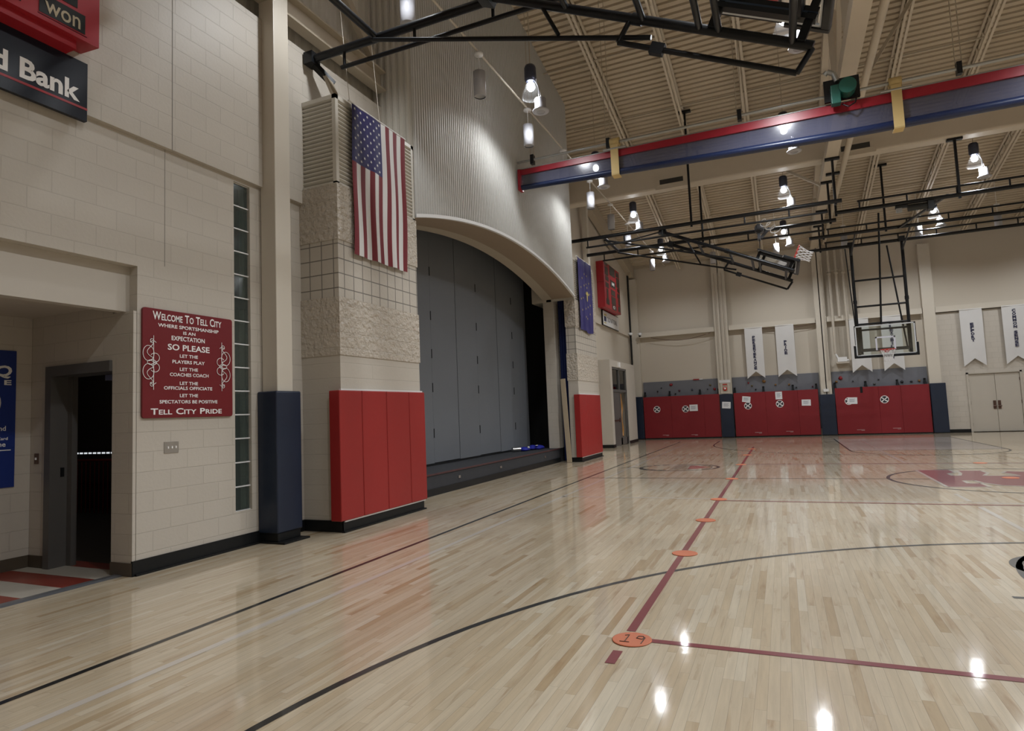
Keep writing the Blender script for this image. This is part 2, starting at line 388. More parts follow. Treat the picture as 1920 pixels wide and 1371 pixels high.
# ------------------------------------------------------------------ dimensions
XL, XU = -6.03, -5.97            # near stage wall, its upper part
XF, XFU = -6.45, -6.39           # the same wall beyond the second pier
YF = 29.3; YN = -3.2; XR = 13.2
XP = -5.38                       # face of the piers
P1, P2 = (6.68, 8.65), (17.2, 19.35)
YC = 13.15                       # ridge and half-court line
def zroof(y): return 11.3 - .19 * abs(y - YC)
def arch(y):
    t = (y - 12.93) / 4.28
    return 4.76 + .6 * (1 - t * t) if abs(t) <= 1 else 4.76

# ------------------------------------------------------------------ shell
fl = MB(); fl.box(XL - .27, YN, -.1, XR, YF, 0); floor = struct(fl.build('floor', M['floor']))
fa = MB(); fa.box(XF - .3, P2[0] + .5, -.11, XL - .27, YF, 0); struct(fa.build('floor', M['floor']))
# roof deck with ribs running across the hall
dk = MB(); prof = []
y = YN - .3
while y < YF + .3:
    prof += [(y, 0), (y + .115, 0), (y + .125, .075), (y + .18, .075)]; y += .19
n = len(prof); pts = []
for x in (-6.9, XR + .3):
    pts += [(x, a, zroof(a) + b) for a, b in prof]
dk.add(pts, [(i, i + 1, n + i + 1, n + i) for i in range(n - 1)])
struct(dk.build('ceiling', M['deck']))
tp = MB(); tp.add([(-6.9, YN - .3, zroof(YN) + .1), (XR + .3, YN - .3, zroof(YN) + .1), (XR + .3, YC, 11.5), (-6.9, YC, 11.5), (-6.9, YF + .3, zroof(YF) + .12), (XR + .3, YF + .3, zroof(YF) + .12)], [(0, 1, 2, 3), (3, 2, 5, 4)])
struct(tp.build('roof', M['deck']))

T = .24
W = MB()
W.box(XL - T, 4.29, 0, XL, 5.53, 4.51); W.box(XL - T, 5.53, 0, XL, 5.78, .43); W.box(XL - T, 5.53, 4.46, XL, 5.78, 4.51); W.box(XL - T, 5.78, 0, XL, 8.65, 4.51)
W.box(XL - T, YN, 3.14, XL, 4.29, 4.51); W.box(XL - T, YN, 0, XL, 1.5, 3.14)
W.box(XL - T, YN, 4.505, XU, 8.65, 6.78)
struct(W.build('wall_left', M['cmu_y']))
W = MB(); W.box(XF - T, P2[1] - .3, 0, XF, YF, 4.82); W.box(XF - T, P2[1] - .3, 4.815, XFU, YF, 8.3); struct(W.build('wall_left_rear', M['wallpanel']))
W = MB(); W.add([(XFU - .05, P2[1] - .4, 8.3), (XFU - .05, YF + .3, 8.3), (XFU - .05, YF + .3, zroof(YF) + .05), (XFU - .05, P2[1] - .4, zroof(P2[1] - .4) + .05), (XF - T, P2[1] - .4, 8.3), (XF - T, YF + .3, 8.3), (XF - T, YF + .3, zroof(YF) + .05), (XF - T, P2[1] - .4, zroof(P2[1] - .4) + .05)], [(0, 1, 2, 3), (7, 6, 5, 4), (0, 3, 7, 4)])
struct(W.build('wall_left_gable', M['wallpanel']))
W = MB(); W.box(XF - T, P2[0] - .02, 4.7, XL - .05, P2[1] - .29, zroof(P2[1]) + .1); struct(W.build('wall_left_infill', M['wallpanel']))
W = MB(); W.beam((-6.25, P2[1], zroof(P2[1]) - .32), (-6.25, YF - .06, zroof(YF) - .32), .26, .5); struct(W.build('beam', M['tan']))
W = MB(); W.box(XL, 4.597, 3.2, XL + .003, 4.602, 4.5); W.box(XU, 4.64, 4.5, XU + .003, 4.648, 6.78); struct(W.build('trim_4', mat('joint_sealant', (.27, .25, .22, 1), .6, var=0)))
# alcove
AX = -7.72
W = MB(); W.box(AX - .2, 1.3, 0, AX, 4.25, 2.85); struct(W.build('wall_alcove', M['cmu_y']))
W = MB(); W.box(-6.35, 4.251, 0, XL - .002, 4.285, 2.67); W.box(AX, 4.251, 0, -7.39, 4.49, 2.85); W.box(-7.39, 4.251, 2.15, -6.35, 4.49, 2.85); W.box(-6.35, 4.27, 0, XL - T, 4.49, 2.85)
struct(W.build('wall_alcove_return', M['cmu_x']))
W = MB(); W.box(AX, 1.3, 2.75, XL - .15, 4.25, 2.86); struct(W.build('ceiling_alcove', mat('alcove_ceiling', (.5, .45, .38, 1), .7)))
W = MB(); W.box(XL - T, 1.5, 2.67, XL - .12, 4.29, 3.14); struct(W.build('wall_header', M['paint']))
W = MB(); W.box(AX, 1.25, 0, XL - .1, 1.3, 2.85); struct(W.build('wall_alcove_near', M['cmu_x']))
# alcove floor in red and cream stripes of tile, metal threshold
W = MB(); y = 1.3; k = 0
W.box(AX - .1, 1.3, -.1, XL - .23, 4.6, -.012, 1)
for a, b, c in [(1.3, 1.9, 0), (1.9, 2.5, 1), (2.5, 2.8, 0), (2.8, 3.12, 1), (3.12, 3.43, 0), (3.43, 3.77, 1), (3.77, 4.08, 0), (4.08, 4.4, 1), (4.4, 4.6, 0)]:
    W.box(AX, a, -.012, XL - .27, b, .001, c)
struct(W.build('floor_alcove', [M['tile_red'], M['tile_cream']]))
W = MB(); W.add([(XL - .27, 1.5, .001), (XL - .25, 1.5, .012), (XL - .17, 1.5, .012), (XL - .13, 1.5, .001), (XL - .27, 4.27, .001), (XL - .25, 4.27, .012), (XL - .17, 4.27, .012), (XL - .13, 4.27, .001)], [(0, 1, 5, 4), (1, 2, 6, 5), (2, 3, 7, 6), (4, 5, 6, 7), (0, 3, 2, 1)])
tag(W.build('metal_threshold', M['alum']), 'ridged metal threshold between the alcove tiles and the wood floor', 'threshold')
W = MB(); W.box(XL - T, 1.5, -.1, XL, 4.3, .0005); struct(W.build('floor_threshold', M['floor']))
W = MB(); W.box(AX, 1.3, 0, AX + .012, 4.25, .13); W.box(AX, 4.238, 0, -7.39, 4.251, .13); W.box(-6.35, 4.24, 0, XL + .002, 4.252, .13); struct(W.build('baseboard_alcove', M['browncove']))
# dark hall behind the alcove door
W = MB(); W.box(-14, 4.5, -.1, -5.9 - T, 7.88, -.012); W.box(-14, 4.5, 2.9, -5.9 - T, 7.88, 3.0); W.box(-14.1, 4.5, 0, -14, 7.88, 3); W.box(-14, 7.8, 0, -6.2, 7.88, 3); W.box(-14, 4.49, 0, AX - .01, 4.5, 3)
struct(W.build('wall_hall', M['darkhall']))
# door frame
D = thing('door_1', None, None, (-6.87, 4.25, 0)); D['kind'] = 'structure'
d = MB(); d.box(-7.42, 4.22, 0, -7.32, 4.50, 2.18); d.box(-7.32, 4.22, 2.07, -6.352, 4.50, 2.18); d.box(-7.32, 4.40, 0, -7.24, 4.46, 2.07); d.build('door_frame', M['greydoor'], D)
d = MB(); d.box(-7.322, 4.33, .97, -7.315, 4.37, 1.07); d.build('strike_plate', M['base'], D)
d = MB(); d.box(-6.75, 4.44, 2.0, -6.5, 4.5, 2.06); d.build('door_closer', M['chrome'], D)
r = thing('stair_railing', 'dark red metal railing with upright bars in the unlit hall', 'railing', (-11.5, 7.3, 0))
d = MB()
for i in range(30): d.bar((-13.4 + i * .12, 7.3, 0), (-13.4 + i * .12, 7.3, .92), .012, 6)
d.build('baluster', M['rail_red'], r)
d = MB(); d.bar((-13.5, 7.3, .93), (-9.7, 7.3, .93), .025); d.build('top_rail', M['rail_red'], r)
W = MB(); W.box(-13.0, 7.76, 1.01, -10.6, 7.79, 1.06, 1)
for i in range(18): W.box(-12.9 + i * .13, 7.75, 1.02, -12.9 + i * .13 + .08, 7.76, 1.05)
tag(W.build('light_strip', [emit_mat('lit_dashes', (.9, .95, 1, 1), .6), M['base']]), 'dotted strip of small lit dashes in the unlit hall above the railing', 'light strip')

hl = bpy.data.lights.new('hall_fill_light', 'POINT'); hl.energy = 9; hl.color = (1, .8, .65); hl.shadow_soft_size = .15  # unseen fill light added so the dark railing shows; no known fixture
ho = bpy.data.objects.new('hall_fill_light', hl); COL.objects.link(ho); ho.location = (-10.6, 5.6, 2.6)
# blue poster in the alcove
p = thing('wall_poster', 'tall royal blue poster with white letters on the alcove wall', 'poster', (AX + .01, 3.5, .88))
d = MB(); d.box(AX, 2.9, .89, AX + .012, 4.09, 2.37); d.build('poster_board', M['poster_blue'], p)
d = MB(); U, V = (0, 1, 0), (0, 0, 1)
text(d, 'Q', (AX + .014, 3.96, 2.09), U, V, .11, .16, bold=.03, italic=.15); text(d, 'E', (AX + .014, 4.01, 1.995), U, V, .05, .07, bold=.03)
text(d, 'and', (AX + .014, 3.95, 1.5), U, V, .05, .1); text(d, 'Card', (AX + .014, 3.97, 1.4), U, V, .03, .1); text(d, 'the', (AX + .014, 3.95, 1.33), U, V, .05, .1)
d.box(AX + .012, 3.8, 1.285, AX + .0145, 4.05, 1.295)
d.lathe((AX + .012, 3.75, 1.8), [(.2, 0), (.2, .002), (.185, .002)], 28, axis='x', cap=False)
d.build('lettering', M['letter'], p)
s = thing('light_switch', 'brown single switch plate on the alcove wall beside the grey door frame', 'light switch', (-7.6, 4.248, 1.13), 'light switches')
d = MB(); d.box(-7.635, 4.243, 1.12, -7.565, 4.25, 1.235); d.build('switch_plate', M['hardware'], s); d = MB(); d.box(-7.607, 4.232, 1.165, -7.593, 4.243, 1.19); d.build('toggle', M['letter'], s)
s = thing('light_switch', 'steel triple switch plate on the block wall below the red welcome sign', 'light switch', (XL, 4.68, 1.2), 'light switches')
d = MB(); d.box(XL, 4.595, 1.19, XL + .008, 4.765, 1.31); d.build('switch_plate', M['chrome'], s)
for i in (-1, 0, 1):
    d = MB(); d.box(XL + .008, 4.68 + i * .046 - .006, 1.238, XL + .02, 4.68 + i * .046 + .006, 1.262); d.build('toggle', M['letter'], s)

# glass block strip
g = thing('window_1', None, None, (XL, 5.655, .43)); g['kind'] = 'structure'
nb = 14; hz = (4.46 - .43) / nb
for i in range(nb):
    d = MB(); d.box(XL - .14, 5.54, .43 + i * hz + .008, XL - .03, 5.77, .43 + (i + 1) * hz - .008); d.build('glass_block', GB if i else (GB := mat('glass_block', (.42, .52, .48, 1), .08, var=0, trans=.92)), g, bevel=.012)
d = MB()
for i in range(nb + 1): d.box(XL - .16, 5.53, .43 + i * hz - .007, XL - .025, 5.78, .43 + i * hz + .007)
d.build('mortar_joint', M['white'], g)
W = MB(); W.box(XL - 1.2, 5.3, 0, XL - T - .01, 6.1, 4.7); 
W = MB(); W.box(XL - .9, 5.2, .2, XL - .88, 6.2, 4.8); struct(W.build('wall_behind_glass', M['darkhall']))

# baseboards
W = MB()
W.box(XL, 4.27, 0, XL + .015, 5.95, .15); W.box(XL, 4.27, 0, XL + .04, 5.95, .02); W.box(XL - .01, 4.245, 0, XL + .015, 4.27, .15)
W.box(XL, 6.25, 0, XL + .015, P1[0], .15)
W.box(XL, P1[0] - .016, 0, XP + .015, P1[0], .15); W.box(XP, P1[0] - .016, 0, XP + .018, P1[1], .13); W.box(XP, P1[0] - .03, 0, XP + .05, P1[1] + .02, .02)
W.box(XP, P2[0] - .016, 0, XP + .018, P2[1], .13); W.box(XP - .3, P2[0] - .016, 0, XP, P2[0], .13); W.box(XP, P2[0], 0, XP + .05, P2[1] + .02, .02)
struct(W.build('baseboard_left', M['base']))

# wall above: siding strip, tie beam and corrugated return
def corrug_y(mb, x, y0, y1, zb, zt, pitch, depth, m=0):
    ys = []; y = y0
    while y < y1 - 1e-6:
        for a, b in ((0, 0), (.3, 0), (.5, 1), (.8, 1)):
            yy = y + a * pitch
            if yy <= y1: ys.append((yy, b))
        y += pitch
    ys.append((y1, 0)); n = len(ys)
    mb.add([(x + depth * b, yy, zb(yy)) for yy, b in ys] + [(x + depth * b, yy, zt(yy)) for yy, b in ys], [(i, i + 1, n + i + 1, n + i) for i in range(n - 1)], m)
W = MB(); corrug_y(W, XL - .16, YN, 8.7, lambda y: 6.7, lambda y: zroof(y) + .05, .19, .03); struct(W.build('wall_left_siding', M['siding']))
W = MB(); W.box(XL - .2, P1[1], 0, XL - .19, P1[1] + .001, 1)
def ibeam(mb, p, q, h, b, m=0):
    p, q = Vector(p), Vector(q)
    mb.beam(p, q, .02, h, m); mb.beam(p + Vector((0, 0, h / 2)), q + Vector((0, 0, h / 2)), b, .025, m); mb.beam(p - Vector((0, 0, h / 2)), q - Vector((0, 0, h / 2)), b, .025, m)
    return mb
W = MB(); W.box(-6.02, YN, 7.02, -5.84, 8.60, 7.05); W.box(-5.98, YN, 7.05, -5.95, 8.60, 7.34); W.box(-6.02, YN, 7.34, -5.84, 8.60, 7.37)
W.beam((-5.95, 8.4, 7.5), (-5.95, 6.2, 9.6), .1, .14); W.beam((-5.95, 4.0, 7.5), (-5.95, 6.0, 9.6), .1, .14); W.beam((-5.95, 2.0, 7.4), (-5.95, 0.2, 8.8), .1, .14)
struct(W.build('beam', M['tan']))

# steel column with its navy pad
c = thing('steel_column', 'cream square steel column rising beside the glass block strip', 'column', (-5.9, 6.08, 0))
d = MB(); d.box(-6.02, 5.95, .02, -5.77, 6.22, 9.95); d.build('shaft', M['steelpaint'], c, bevel=.01)
d = MB(); d.box(-6.06, 5.86, 0, -5.60, 6.3, .022); d.build('base_plate', M['base'], c)
c = thing('column_pad', 'tall navy vinyl pad wrapped round the steel column beside the glass block', 'pad', (-5.9, 6.05, .1), 'navy column pads')
d = MB(); d.box(-6.03, 5.87, .12, -5.71, 6.3, 1.86); d.build('pad_cover', M['blue_vinyl'], c, bevel=.02)
d = MB(); d.box(-6.03, 5.89, .02, -5.73, 6.28, .13); d.build('pad_foot', M['base'], c, bevel=.01)

c = thing('steel_column', 'cream square steel column rising behind the blue state flag', 'column', (-6.2, 21.6, 0))
d = MB(); d.box(-6.3, 21.5, .0, -6.1, 21.72, 9.2); d.build('shaft', M['steelpaint'], c, bevel=.01)
# piers
def pier(y0, y1, name, slot):
    d = MB()
    def lay(z0, z1, m, g=0):
        if slot:
            d.box(-5.68 - g, y0 - g, z0, XP + g, y1 + g, z1, m); d.box(XF - .1, y0 + .55, z0, -5.68, y1 + g, z1, m)
        else: d.box(XL - .01, y0 - g, z0, XP + g, y1 + g, z1, m)
    lay(0, 2.34, 0); lay(2.34, 3.13, 1, .014); lay(3.13, 3.92, 2); lay(3.92, 4.70, 1, .014)
    return struct(d.build(name, [M['cmu_rows'], M['split'], M['scored']]))
pier(P1[0], P1[1], 'wall_pier', False); pier(P2[0], P2[1], 'wall_pier', True)
def louver(y0, y1, xb, label, x1=XP):
    z0, z1 = 4.70, 5.97
    L = thing('louver_box', label, 'louver', ((xb + x1) / 2, (y0 + y1) / 2, z0), 'louver boxes on the piers')
    d = MB(); t = .06
    for (a, b) in ((xb, y0), (x1 - t, y0), (x1 - t, y1 - t)): d.box(a, b, z0, a + t, b + t, z1)
    d.box(xb, y0, z1 - t, x1, y0 + t, z1); d.box(x1 - t, y0, z1 - t, x1, y1, z1); d.box(xb, y0, z0, x1, y0 + t, z0 + .03); d.box(x1 - t, y0, z0, x1, y1, z0 + .03)
    d.build('frame', M['louver'], L)
    d = MB(); nsl = 20; st = (z1 - z0 - .09) / nsl
    for i in range(nsl):
        z = z0 + .04 + i * st
        t = .014; zt = z + st * .97; zi = z + st * .12
        d.prism([(y0 + .052, zi), (y0 + .004, zt - t), (y0 + .004, zt), (y0 + .052, zi + t)], (xb + .02, 0, 0), (0, 1, 0), (0, 0, 1), -(x1 - .03 - xb - .02))
        d.prism([(x1 - .052, zi), (x1 - .004, zt - t), (x1 - .004, zt), (x1 - .052, zi + t)], (0, y0 + .03, 0), (1, 0, 0), (0, 0, 1), y1 - y0 - .06)
    d.build('louver_slats', M['louver'], L)
    d = MB(); d.box(xb + .01, y0 + .052, z0 + .005, x1 - .052, y1 - .01, z1 - .02); d.build('core', M['louver'], L)
louver(P1[0], P1[1], XL + .005, 'cream louvered box on top of the pier with the striped flag')
louver(P2[0], P2[1], -5.68, 'cream louvered box on top of the pier with the blue state flag')

# red wall pads on the piers
def pier_pad(y0, y1, z0, z1, seams, label):
    p = thing('wall_pad', label, 'pad', (XP, (y0 + y1) / 2, z0), 'red pads on the piers'); ys = [y0] + seams + [y1]
    for i, (a, b) in enumerate(zip(ys[:-1], ys[1:])):
        d = MB()
        yp = (P1 if a < 10 else P2)[0] - .003
        if i == 0: d.prism([(XP - .12, a), (XP + .055, a), (XP + .055, b - .004), (XP + .002, b - .004), (XP + .002, yp), (XP - .12, yp)], (0, 0, z1), (1, 0, 0), (0, 1, 0), z1 - z0)
        else: d.box(XP + .002, a + .004, z0, XP + .055, b - .004, z1)
        d.build('pad_panel', M['red_vinyl'], p, bevel=.012)
    d = MB(); d.box(XP + .001, y0 + .06, z1 + .001, XP + .035, y1 - .04, z1 + .022); d.build('mounting_strip', M['white'], p); d = MB(); d.box(XP + .001, y0 + .1, z0 - .022, XP + .03, y1 - .02, z0 - .001); d.build('mounting_strip', M['white'], p)
pier_pad(6.58, 8.70, .155, 1.86, [7.06, 7.64, 8.24], 'bright red four-panel pad on the pier under the striped flag')
pier_pad(17.1, 19.3, .14, 1.93, [17.75], 'bright red pad on the pier under the blue state flag')

# ------------------------------------------------------------------ proscenium
fs = MB(); corrug_y(fs, XP, P1[1] + .01, P2[0] - .01, lambda y: arch(y), lambda y: zroof(y) + .03, .078, .028)
struct(fs.build('wall_stage_fascia', M['fascia']))
fs = MB()
xs = [-5.39 - i * .0233 for i in range(28)]
pts = []; dep = 0
prof = []; x = XP - .005; i = 0
while x > XL - .2:
    for a, b in ((0, 0), (.04, 0), (.06, 1), (.10, 1)): prof.append((x - a, b))
    x -= .13
n = len(prof)
for z in (5.97, None):
    for x, b in prof: pts.append((x, P1[1] + .012 - .03 * b, z if z else zroof(8.65) + .02))
fs.add(pts, [(i, i + 1, n + i + 1, n + i) for i in range(n - 1)])
fs.box(XL - .2, P2[0] - .02, 4.7, XP, P2[0] - .012, 10.5)
struct(fs.build('wall_stage_fascia_return', M['siding']))
# lip and soffit of the arch
ya = [P1[1] + (P2[0] - P1[1]) * i / 48 for i in range(49)]
sf = MB()
for x0, x1, dz0, dz1, m in ((XP + .036, XP - .02, 0, 0, 2), (XP - .02, -5.62, 0, 0, 0), (-5.62, -6.05, 0, 0, 0), (-6.05, -6.35, 0, 0, 1)):
    P = [(x0, y, arch(y) + dz0) for y in ya] + [(x1, y, arch(y) + dz1) for y in ya]; k = len(ya)
    sf.add(P, [(i, i + 1, k + i + 1, k + i) for i in range(k - 1)], m)
    P = [(x0, y, arch(y) + dz0) for y in ya] + [(x0, y, arch(y) + dz0 + .06) for y in ya]
    sf.add(P, [(i, i + 1, k + i + 1, k + i) for i in range(k - 1)], m)
P = [(-6.05, y, arch(y)) for y in ya] + [(-6.05, y, 6.3) for y in ya]; sf.add(P, [(i, i + 1, k + i + 1, k + i) for i in range(k - 1)], 0)
P = [(-6.35, y, arch(y)) for y in ya] + [(-6.35, y, 6.3) for y in ya]; sf.add(P, [(i, i + 1, k + i + 1, k + i) for i in range(k - 1)], 0)
struct(sf.build('trim_1', [M['soffit'], mat('arch_edge_paint', (.44, .38, .30, 1), .6), M['white']]))
W = MB(); W.box(-6.35, P2[0], .40, -6.03, P2[0] + .3, 6.3); W.box(-6.35, 8.1, .40, -6.04, P1[1] - .002, 6.3); struct(W.build('wall_jamb', M['cmu_xy']))
# stage box
SX = -7.05
W = MB(); W.box(-9.0, 8.0, 0, -6.055, 18.4, .40); W.box(-6.055, P1[1], .13, -6.05, P2[0] + .05, .40)
struct(W.build('floor_stage', M['stagecarpet']))
W = MB(); W.box(-6.055, P1[1], .375, -6.03, P2[0] + .0, .405); struct(W.build('trim_2', M['nosing']))
W = MB(); W.box(-6.06, P1[1], 0, -6.035, P2[0] + .05, .13); struct(W.build('baseboard_stage', M['base']))
W = MB(); W.box(-9.0, 7.9, .4, -6.36, 8.0, 6.4); W.box(-9.0, 18.4, .4, -6.36, 18.5, 6.4); W.box(-9.0, 7.9, 6.35, -6.05, 18.5, 6.45); W.box(-9.1, 7.9, 0, -9.0, 18.5, 6.45); struct(W.build('wall_stage', M['stageblack']))
# folding partition
pt = thing('folding_partition', 'tall grey hinged folding partition closing off the stage', 'partition', (SX, 12.5, .41))
sy = [8.05, 9.2, 10.6, 11.85, 13.02, 14.1, 15.34, 16.37, 17.45]
for i, (a, b) in enumerate(zip(sy[:-1], sy[1:])):
    d = MB(); d.box(SX - .06, a + .007, .45 + (.01 if i % 2 else 0), SX + (.0 if i % 2 else .006), b - .007, 5.9); d.build('partition_panel', M['partition'], pt)
for yy in (11.85, 14.1, 16.37):
    for z in (1.0, 2.0, 2.75, 3.6, 4.6):
        d = MB(); d.bar((SX + .01, yy, z), (SX + .01, yy, z + .2), .012, 8); d.build('hinge', M['base'], pt)
d = MB(); d.box(SX - .03, 8.05, .405, SX - .01, 17.45, .45); d.build('floor_seal', M['base'], pt)
# things on the stage
for i, (yy, lab) in enumerate([(11.1, 'small silver floor outlet on the dark stage step, nearest the striped flag pier'), (13.1, 'small silver floor outlet at the middle of the dark stage step'), (16.0, 'small silver floor outlet on the dark stage step, nearest the blue cloth')]):
    d = MB(); d.box(-6.054, yy - .04, .22, -6.035, yy + .04, .27); tag(d.build('floor_outlet', M['chrome']), lab, 'outlet', 'outlets on the stage step')
cl = thing('cloth_heap', 'crumpled royal blue cloth heaped on the stage floor near the far jamb', 'cloth', (-6.75, 16.6, .4))
d = MB()
for i in range(9): d.blob((-6.68 + random.uniform(-.16, .3), 16.2 + i * .12 + random.uniform(-.08, .08), .455), random.uniform(.06, .12), i, 0, (1.3, 1.5, .55))
d.build('cloth', M['bluecloth'], cl)
d = MB(); d.blob((-6.55, 16.7, .52), .04, 30, 0, (1, 2, .3)); d.build('white_patch', M['flag_white'], cl); d = MB(); d.blob((-6.6, 16.2, .5), .03, 31); d.build('white_patch', M['flag_white'], cl)
d = MB(); d.bar((-6.9, 15.75, .47), (-6.75, 15.95, .47), .06, 14); tag(d.build('cloth_roll', M['chrome']), 'small silver roll lying on the stage floor beside the blue cloth', 'roll')
d = MB(); nw = 24; pts = []
for z in (.02, 4.95):
    for i in range(nw + 1):
        t = i / nw; pts.append((-6.0 + .3 * t, P2[0] + .32 + .05 * math.sin(t * 22), z))
d.add(pts, [(i, i + 1, nw + 2 + i, nw + 1 + i) for i in range(nw)], 0, True)
tag(d.build('stage_curtain', M['blue_curtain']), 'navy stage curtain gathered in the slot beside the far pier', 'curtain')
d = MB(); d.beam((-5.69, 17.02, .005), (-5.80, 17.08, 2.4), .14, .035, up=(0, 1, 0)); tag(d.build('wooden_board', M['wood']), 'pale wooden board leaning upright against the far pier', 'board')

# ------------------------------------------------------------------ flags
def waved(mb, y0, y1, z0, z1, colour, amp, ny, nz, x=XP + .06, hem=0):
    P = []
    for j in range(nz + 1):
        for i in range(ny + 1):
            a, b = i / ny, j / nz
            f = .35 + .65 * (1 - b)
            xx = x + amp * f * (math.sin(a * 19 + b * 1.3) + .5 * math.sin(a * 33 + 2 - b * 2))
            P.append((xx, y0 + (y1 - y0) * a + .012 * math.sin(b * 8 + a * 5), z0 + (z1 - z0) * b + hem * math.sin(a * 7) * (1 - b)))
    for j in range(nz):
        for i in range(ny):
            k = j * (ny + 1) + i
            mb.add([P[k], P[k + 1], P[k + ny + 2], P[k + ny + 1]], [(0, 1, 2, 3)], colour((i + .5) / ny, (j + .5) / nz), True)
    return lambda a, b: x + amp * (.35 + .65 * (1 - b)) * (math.sin(a * 19 + b * 1.3) + .5 * math.sin(a * 33 + 2 - b * 2))
def star(mb, x, y, z, r, m, rot=0):
    P = []
    for i in range(10):
        q = r if i % 2 == 0 else r * .4; t = PI / 2 + i * PI / 5 + rot
        P.append((x, y - q * math.cos(t), z + q * math.sin(t)))
    mb.add([(x, y, z)] + P, [(0, 1 + i, 1 + (i + 1) % 10) for i in range(10)], m)
fg = thing('striped_flag', 'red, white and blue striped flag with stars hanging upright on the near pier', 'flag', (XP + .06, 7.62, 3.75), 'flags on the piers')
d = MB(); y0, y1, z0, z1 = 6.95, 8.30, 3.76, 5.94
def us(a, b):
    if a < 7 / 13 * .94 and b > .62: return 2
    return 0 if int(a * 13) % 2 == 0 else 1
fx = waved(d, y0, y1, z0, z1, lambda a, b: (2 if (a < 7 / 13 and b > .615) else (0 if int(a * 13) % 2 == 0 else 1)), .014, 78, 52)
for r in range(11):
    for c in range(9):
        if (r + c) % 2 == 0:
            a = (c + .9) / 9.8 * 7 / 13; b = .615 + .385 * (r + .8) / 11.6
            star(d, fx(a, b) + .006, y0 + (y1 - y0) * a, z0 + (z1 - z0) * b, .027, 1, PI / 2)
d.build('cloth', [M['flag_red'], M['flag_white'], M['flag_blue']], fg)
d = MB(); d.bar((XP + .05, 6.9, 5.955), (XP + .05, 8.34, 5.955), .012); d.build('pole', M['white'], fg)
for yy in (6.93, 7.65):
    d = MB(); d.bar((XP + .05, yy, 5.96), (XP - .3, yy, 9.8), .0035, 6); d.build('rope', M['conduit'], fg)
fg = thing('state_flag', 'blue flag with gold torch and stars hanging on the far pier', 'flag', (XP + .06, 18.2, 3.8), 'flags on the piers')
d = MB(); y0, y1, z0, z1 = 17.5, 18.9, 3.84, 6.03
fx = waved(d, y0, y1, z0, z1, lambda a, b: 0, .02, 44, 30, hem=.03)
for r_, nn in ((.42, 12), (.25, 6)):
    for i in range(nn):
        t = i * 2 * PI / nn + .2; a, b = .5 + r_ * .8 * math.cos(t), .5 + r_ * .75 * math.sin(t)
        star(d, fx(a, b) + .012, y0 + (y1 - y0) * a, z0 + (z1 - z0) * b, .045, 1)
yc, zc = (y0 + y1) / 2, (z0 + z1) / 2; xx = XP + .115
d.prism([(-.03, -.16), (.03, -.16), (.055, .02), (-.055, .02)], (xx, yc, zc), (0, 1, 0), (0, 0, 1), .004, 2)
d.prism([(-.1, .03), (.1, .03), (.14, .08), (.05, .15), (0, .1), (-.06, .14), (-.13, .07)], (xx, yc, zc), (0, 1, 0), (0, 0, 1), .004, 2)
star(d, xx + .002, yc, zc + .26, .05, 2)
d.build('cloth', [M['state_blue'], M['gold'], M['gold']], fg)
d = MB(); d.bar((XP + .05, 17.45, 6.04), (XP + .05, 18.95, 6.04), .014); d.build('pole', M['white'], fg)

# ------------------------------------------------------------------ signs on the near wall
def flourish(mb, y, z, s, sgn):
    x = XL + .034
    def cv(f, n=28, r=.0035):
        mb.tube([(x, y + sgn * f(i / n)[0] * s, z + f(i / n)[1] * s) for i in range(n + 1)], r, 5)
    for k in (1, -1):
        cv(lambda t: (.02 + .0 * t, k * (.28 - .62 * t * .6) + k * .02), 6)
        cv(lambda t: (-.10 * math.sin(PI * t) * (1.2 - t) + .02, k * (.05 + .17 * t)), 16)
        cv(lambda t: (-.04 - .065 * math.cos(2 * PI * t), k * (.1 + .085 * math.sin(2 * PI * t))), 22)
        cv(lambda t: (.035 - .055 * math.cos(1.6 * PI * t + .6), k * (.055 + .05 * math.sin(1.6 * PI * t + .6))), 20)
        cv(lambda t: (.0 - .02 * math.cos(2 * PI * t), k * (.24 + .022 * math.sin(2 * PI * t))), 14)
        cv(lambda t: (-.02 + .07 * t, k * (.222 + .02 * math.sin(PI * t))), 8)
    cv(lambda t: (.0 + .055 * math.cos(2 * PI * t), .028 * math.sin(2 * PI * t)), 22)
ws = thing('welcome_sign', 'red enamel welcome sign with white lettering and scrollwork on the block wall', 'sign', (XL, 4.9, 1.56))
d = MB(); P = []
for cy_, cz_, a0 in ((5.47 - .03, 2.72 - .03, 0), (4.33 + .03, 2.72 - .03, 90), (4.33 + .03, 1.565 + .03, 180), (5.47 - .03, 1.565 + .03, 270)):
    for i in range(5):
        t = math.radians(a0 + i * 22.5); P.append((cy_ + .03 * math.cos(t), cz_ + .03 * math.sin(t)))
d.prism(P, (XL + .028, 0, 0), (0, 1, 0), (0, 0, 1), .026); d.build('sign_board', M['sign_red'], ws, bevel=.003)
d = MB(); U, V = (0, 1, 0), (0, 0, 1); x = XL + .031
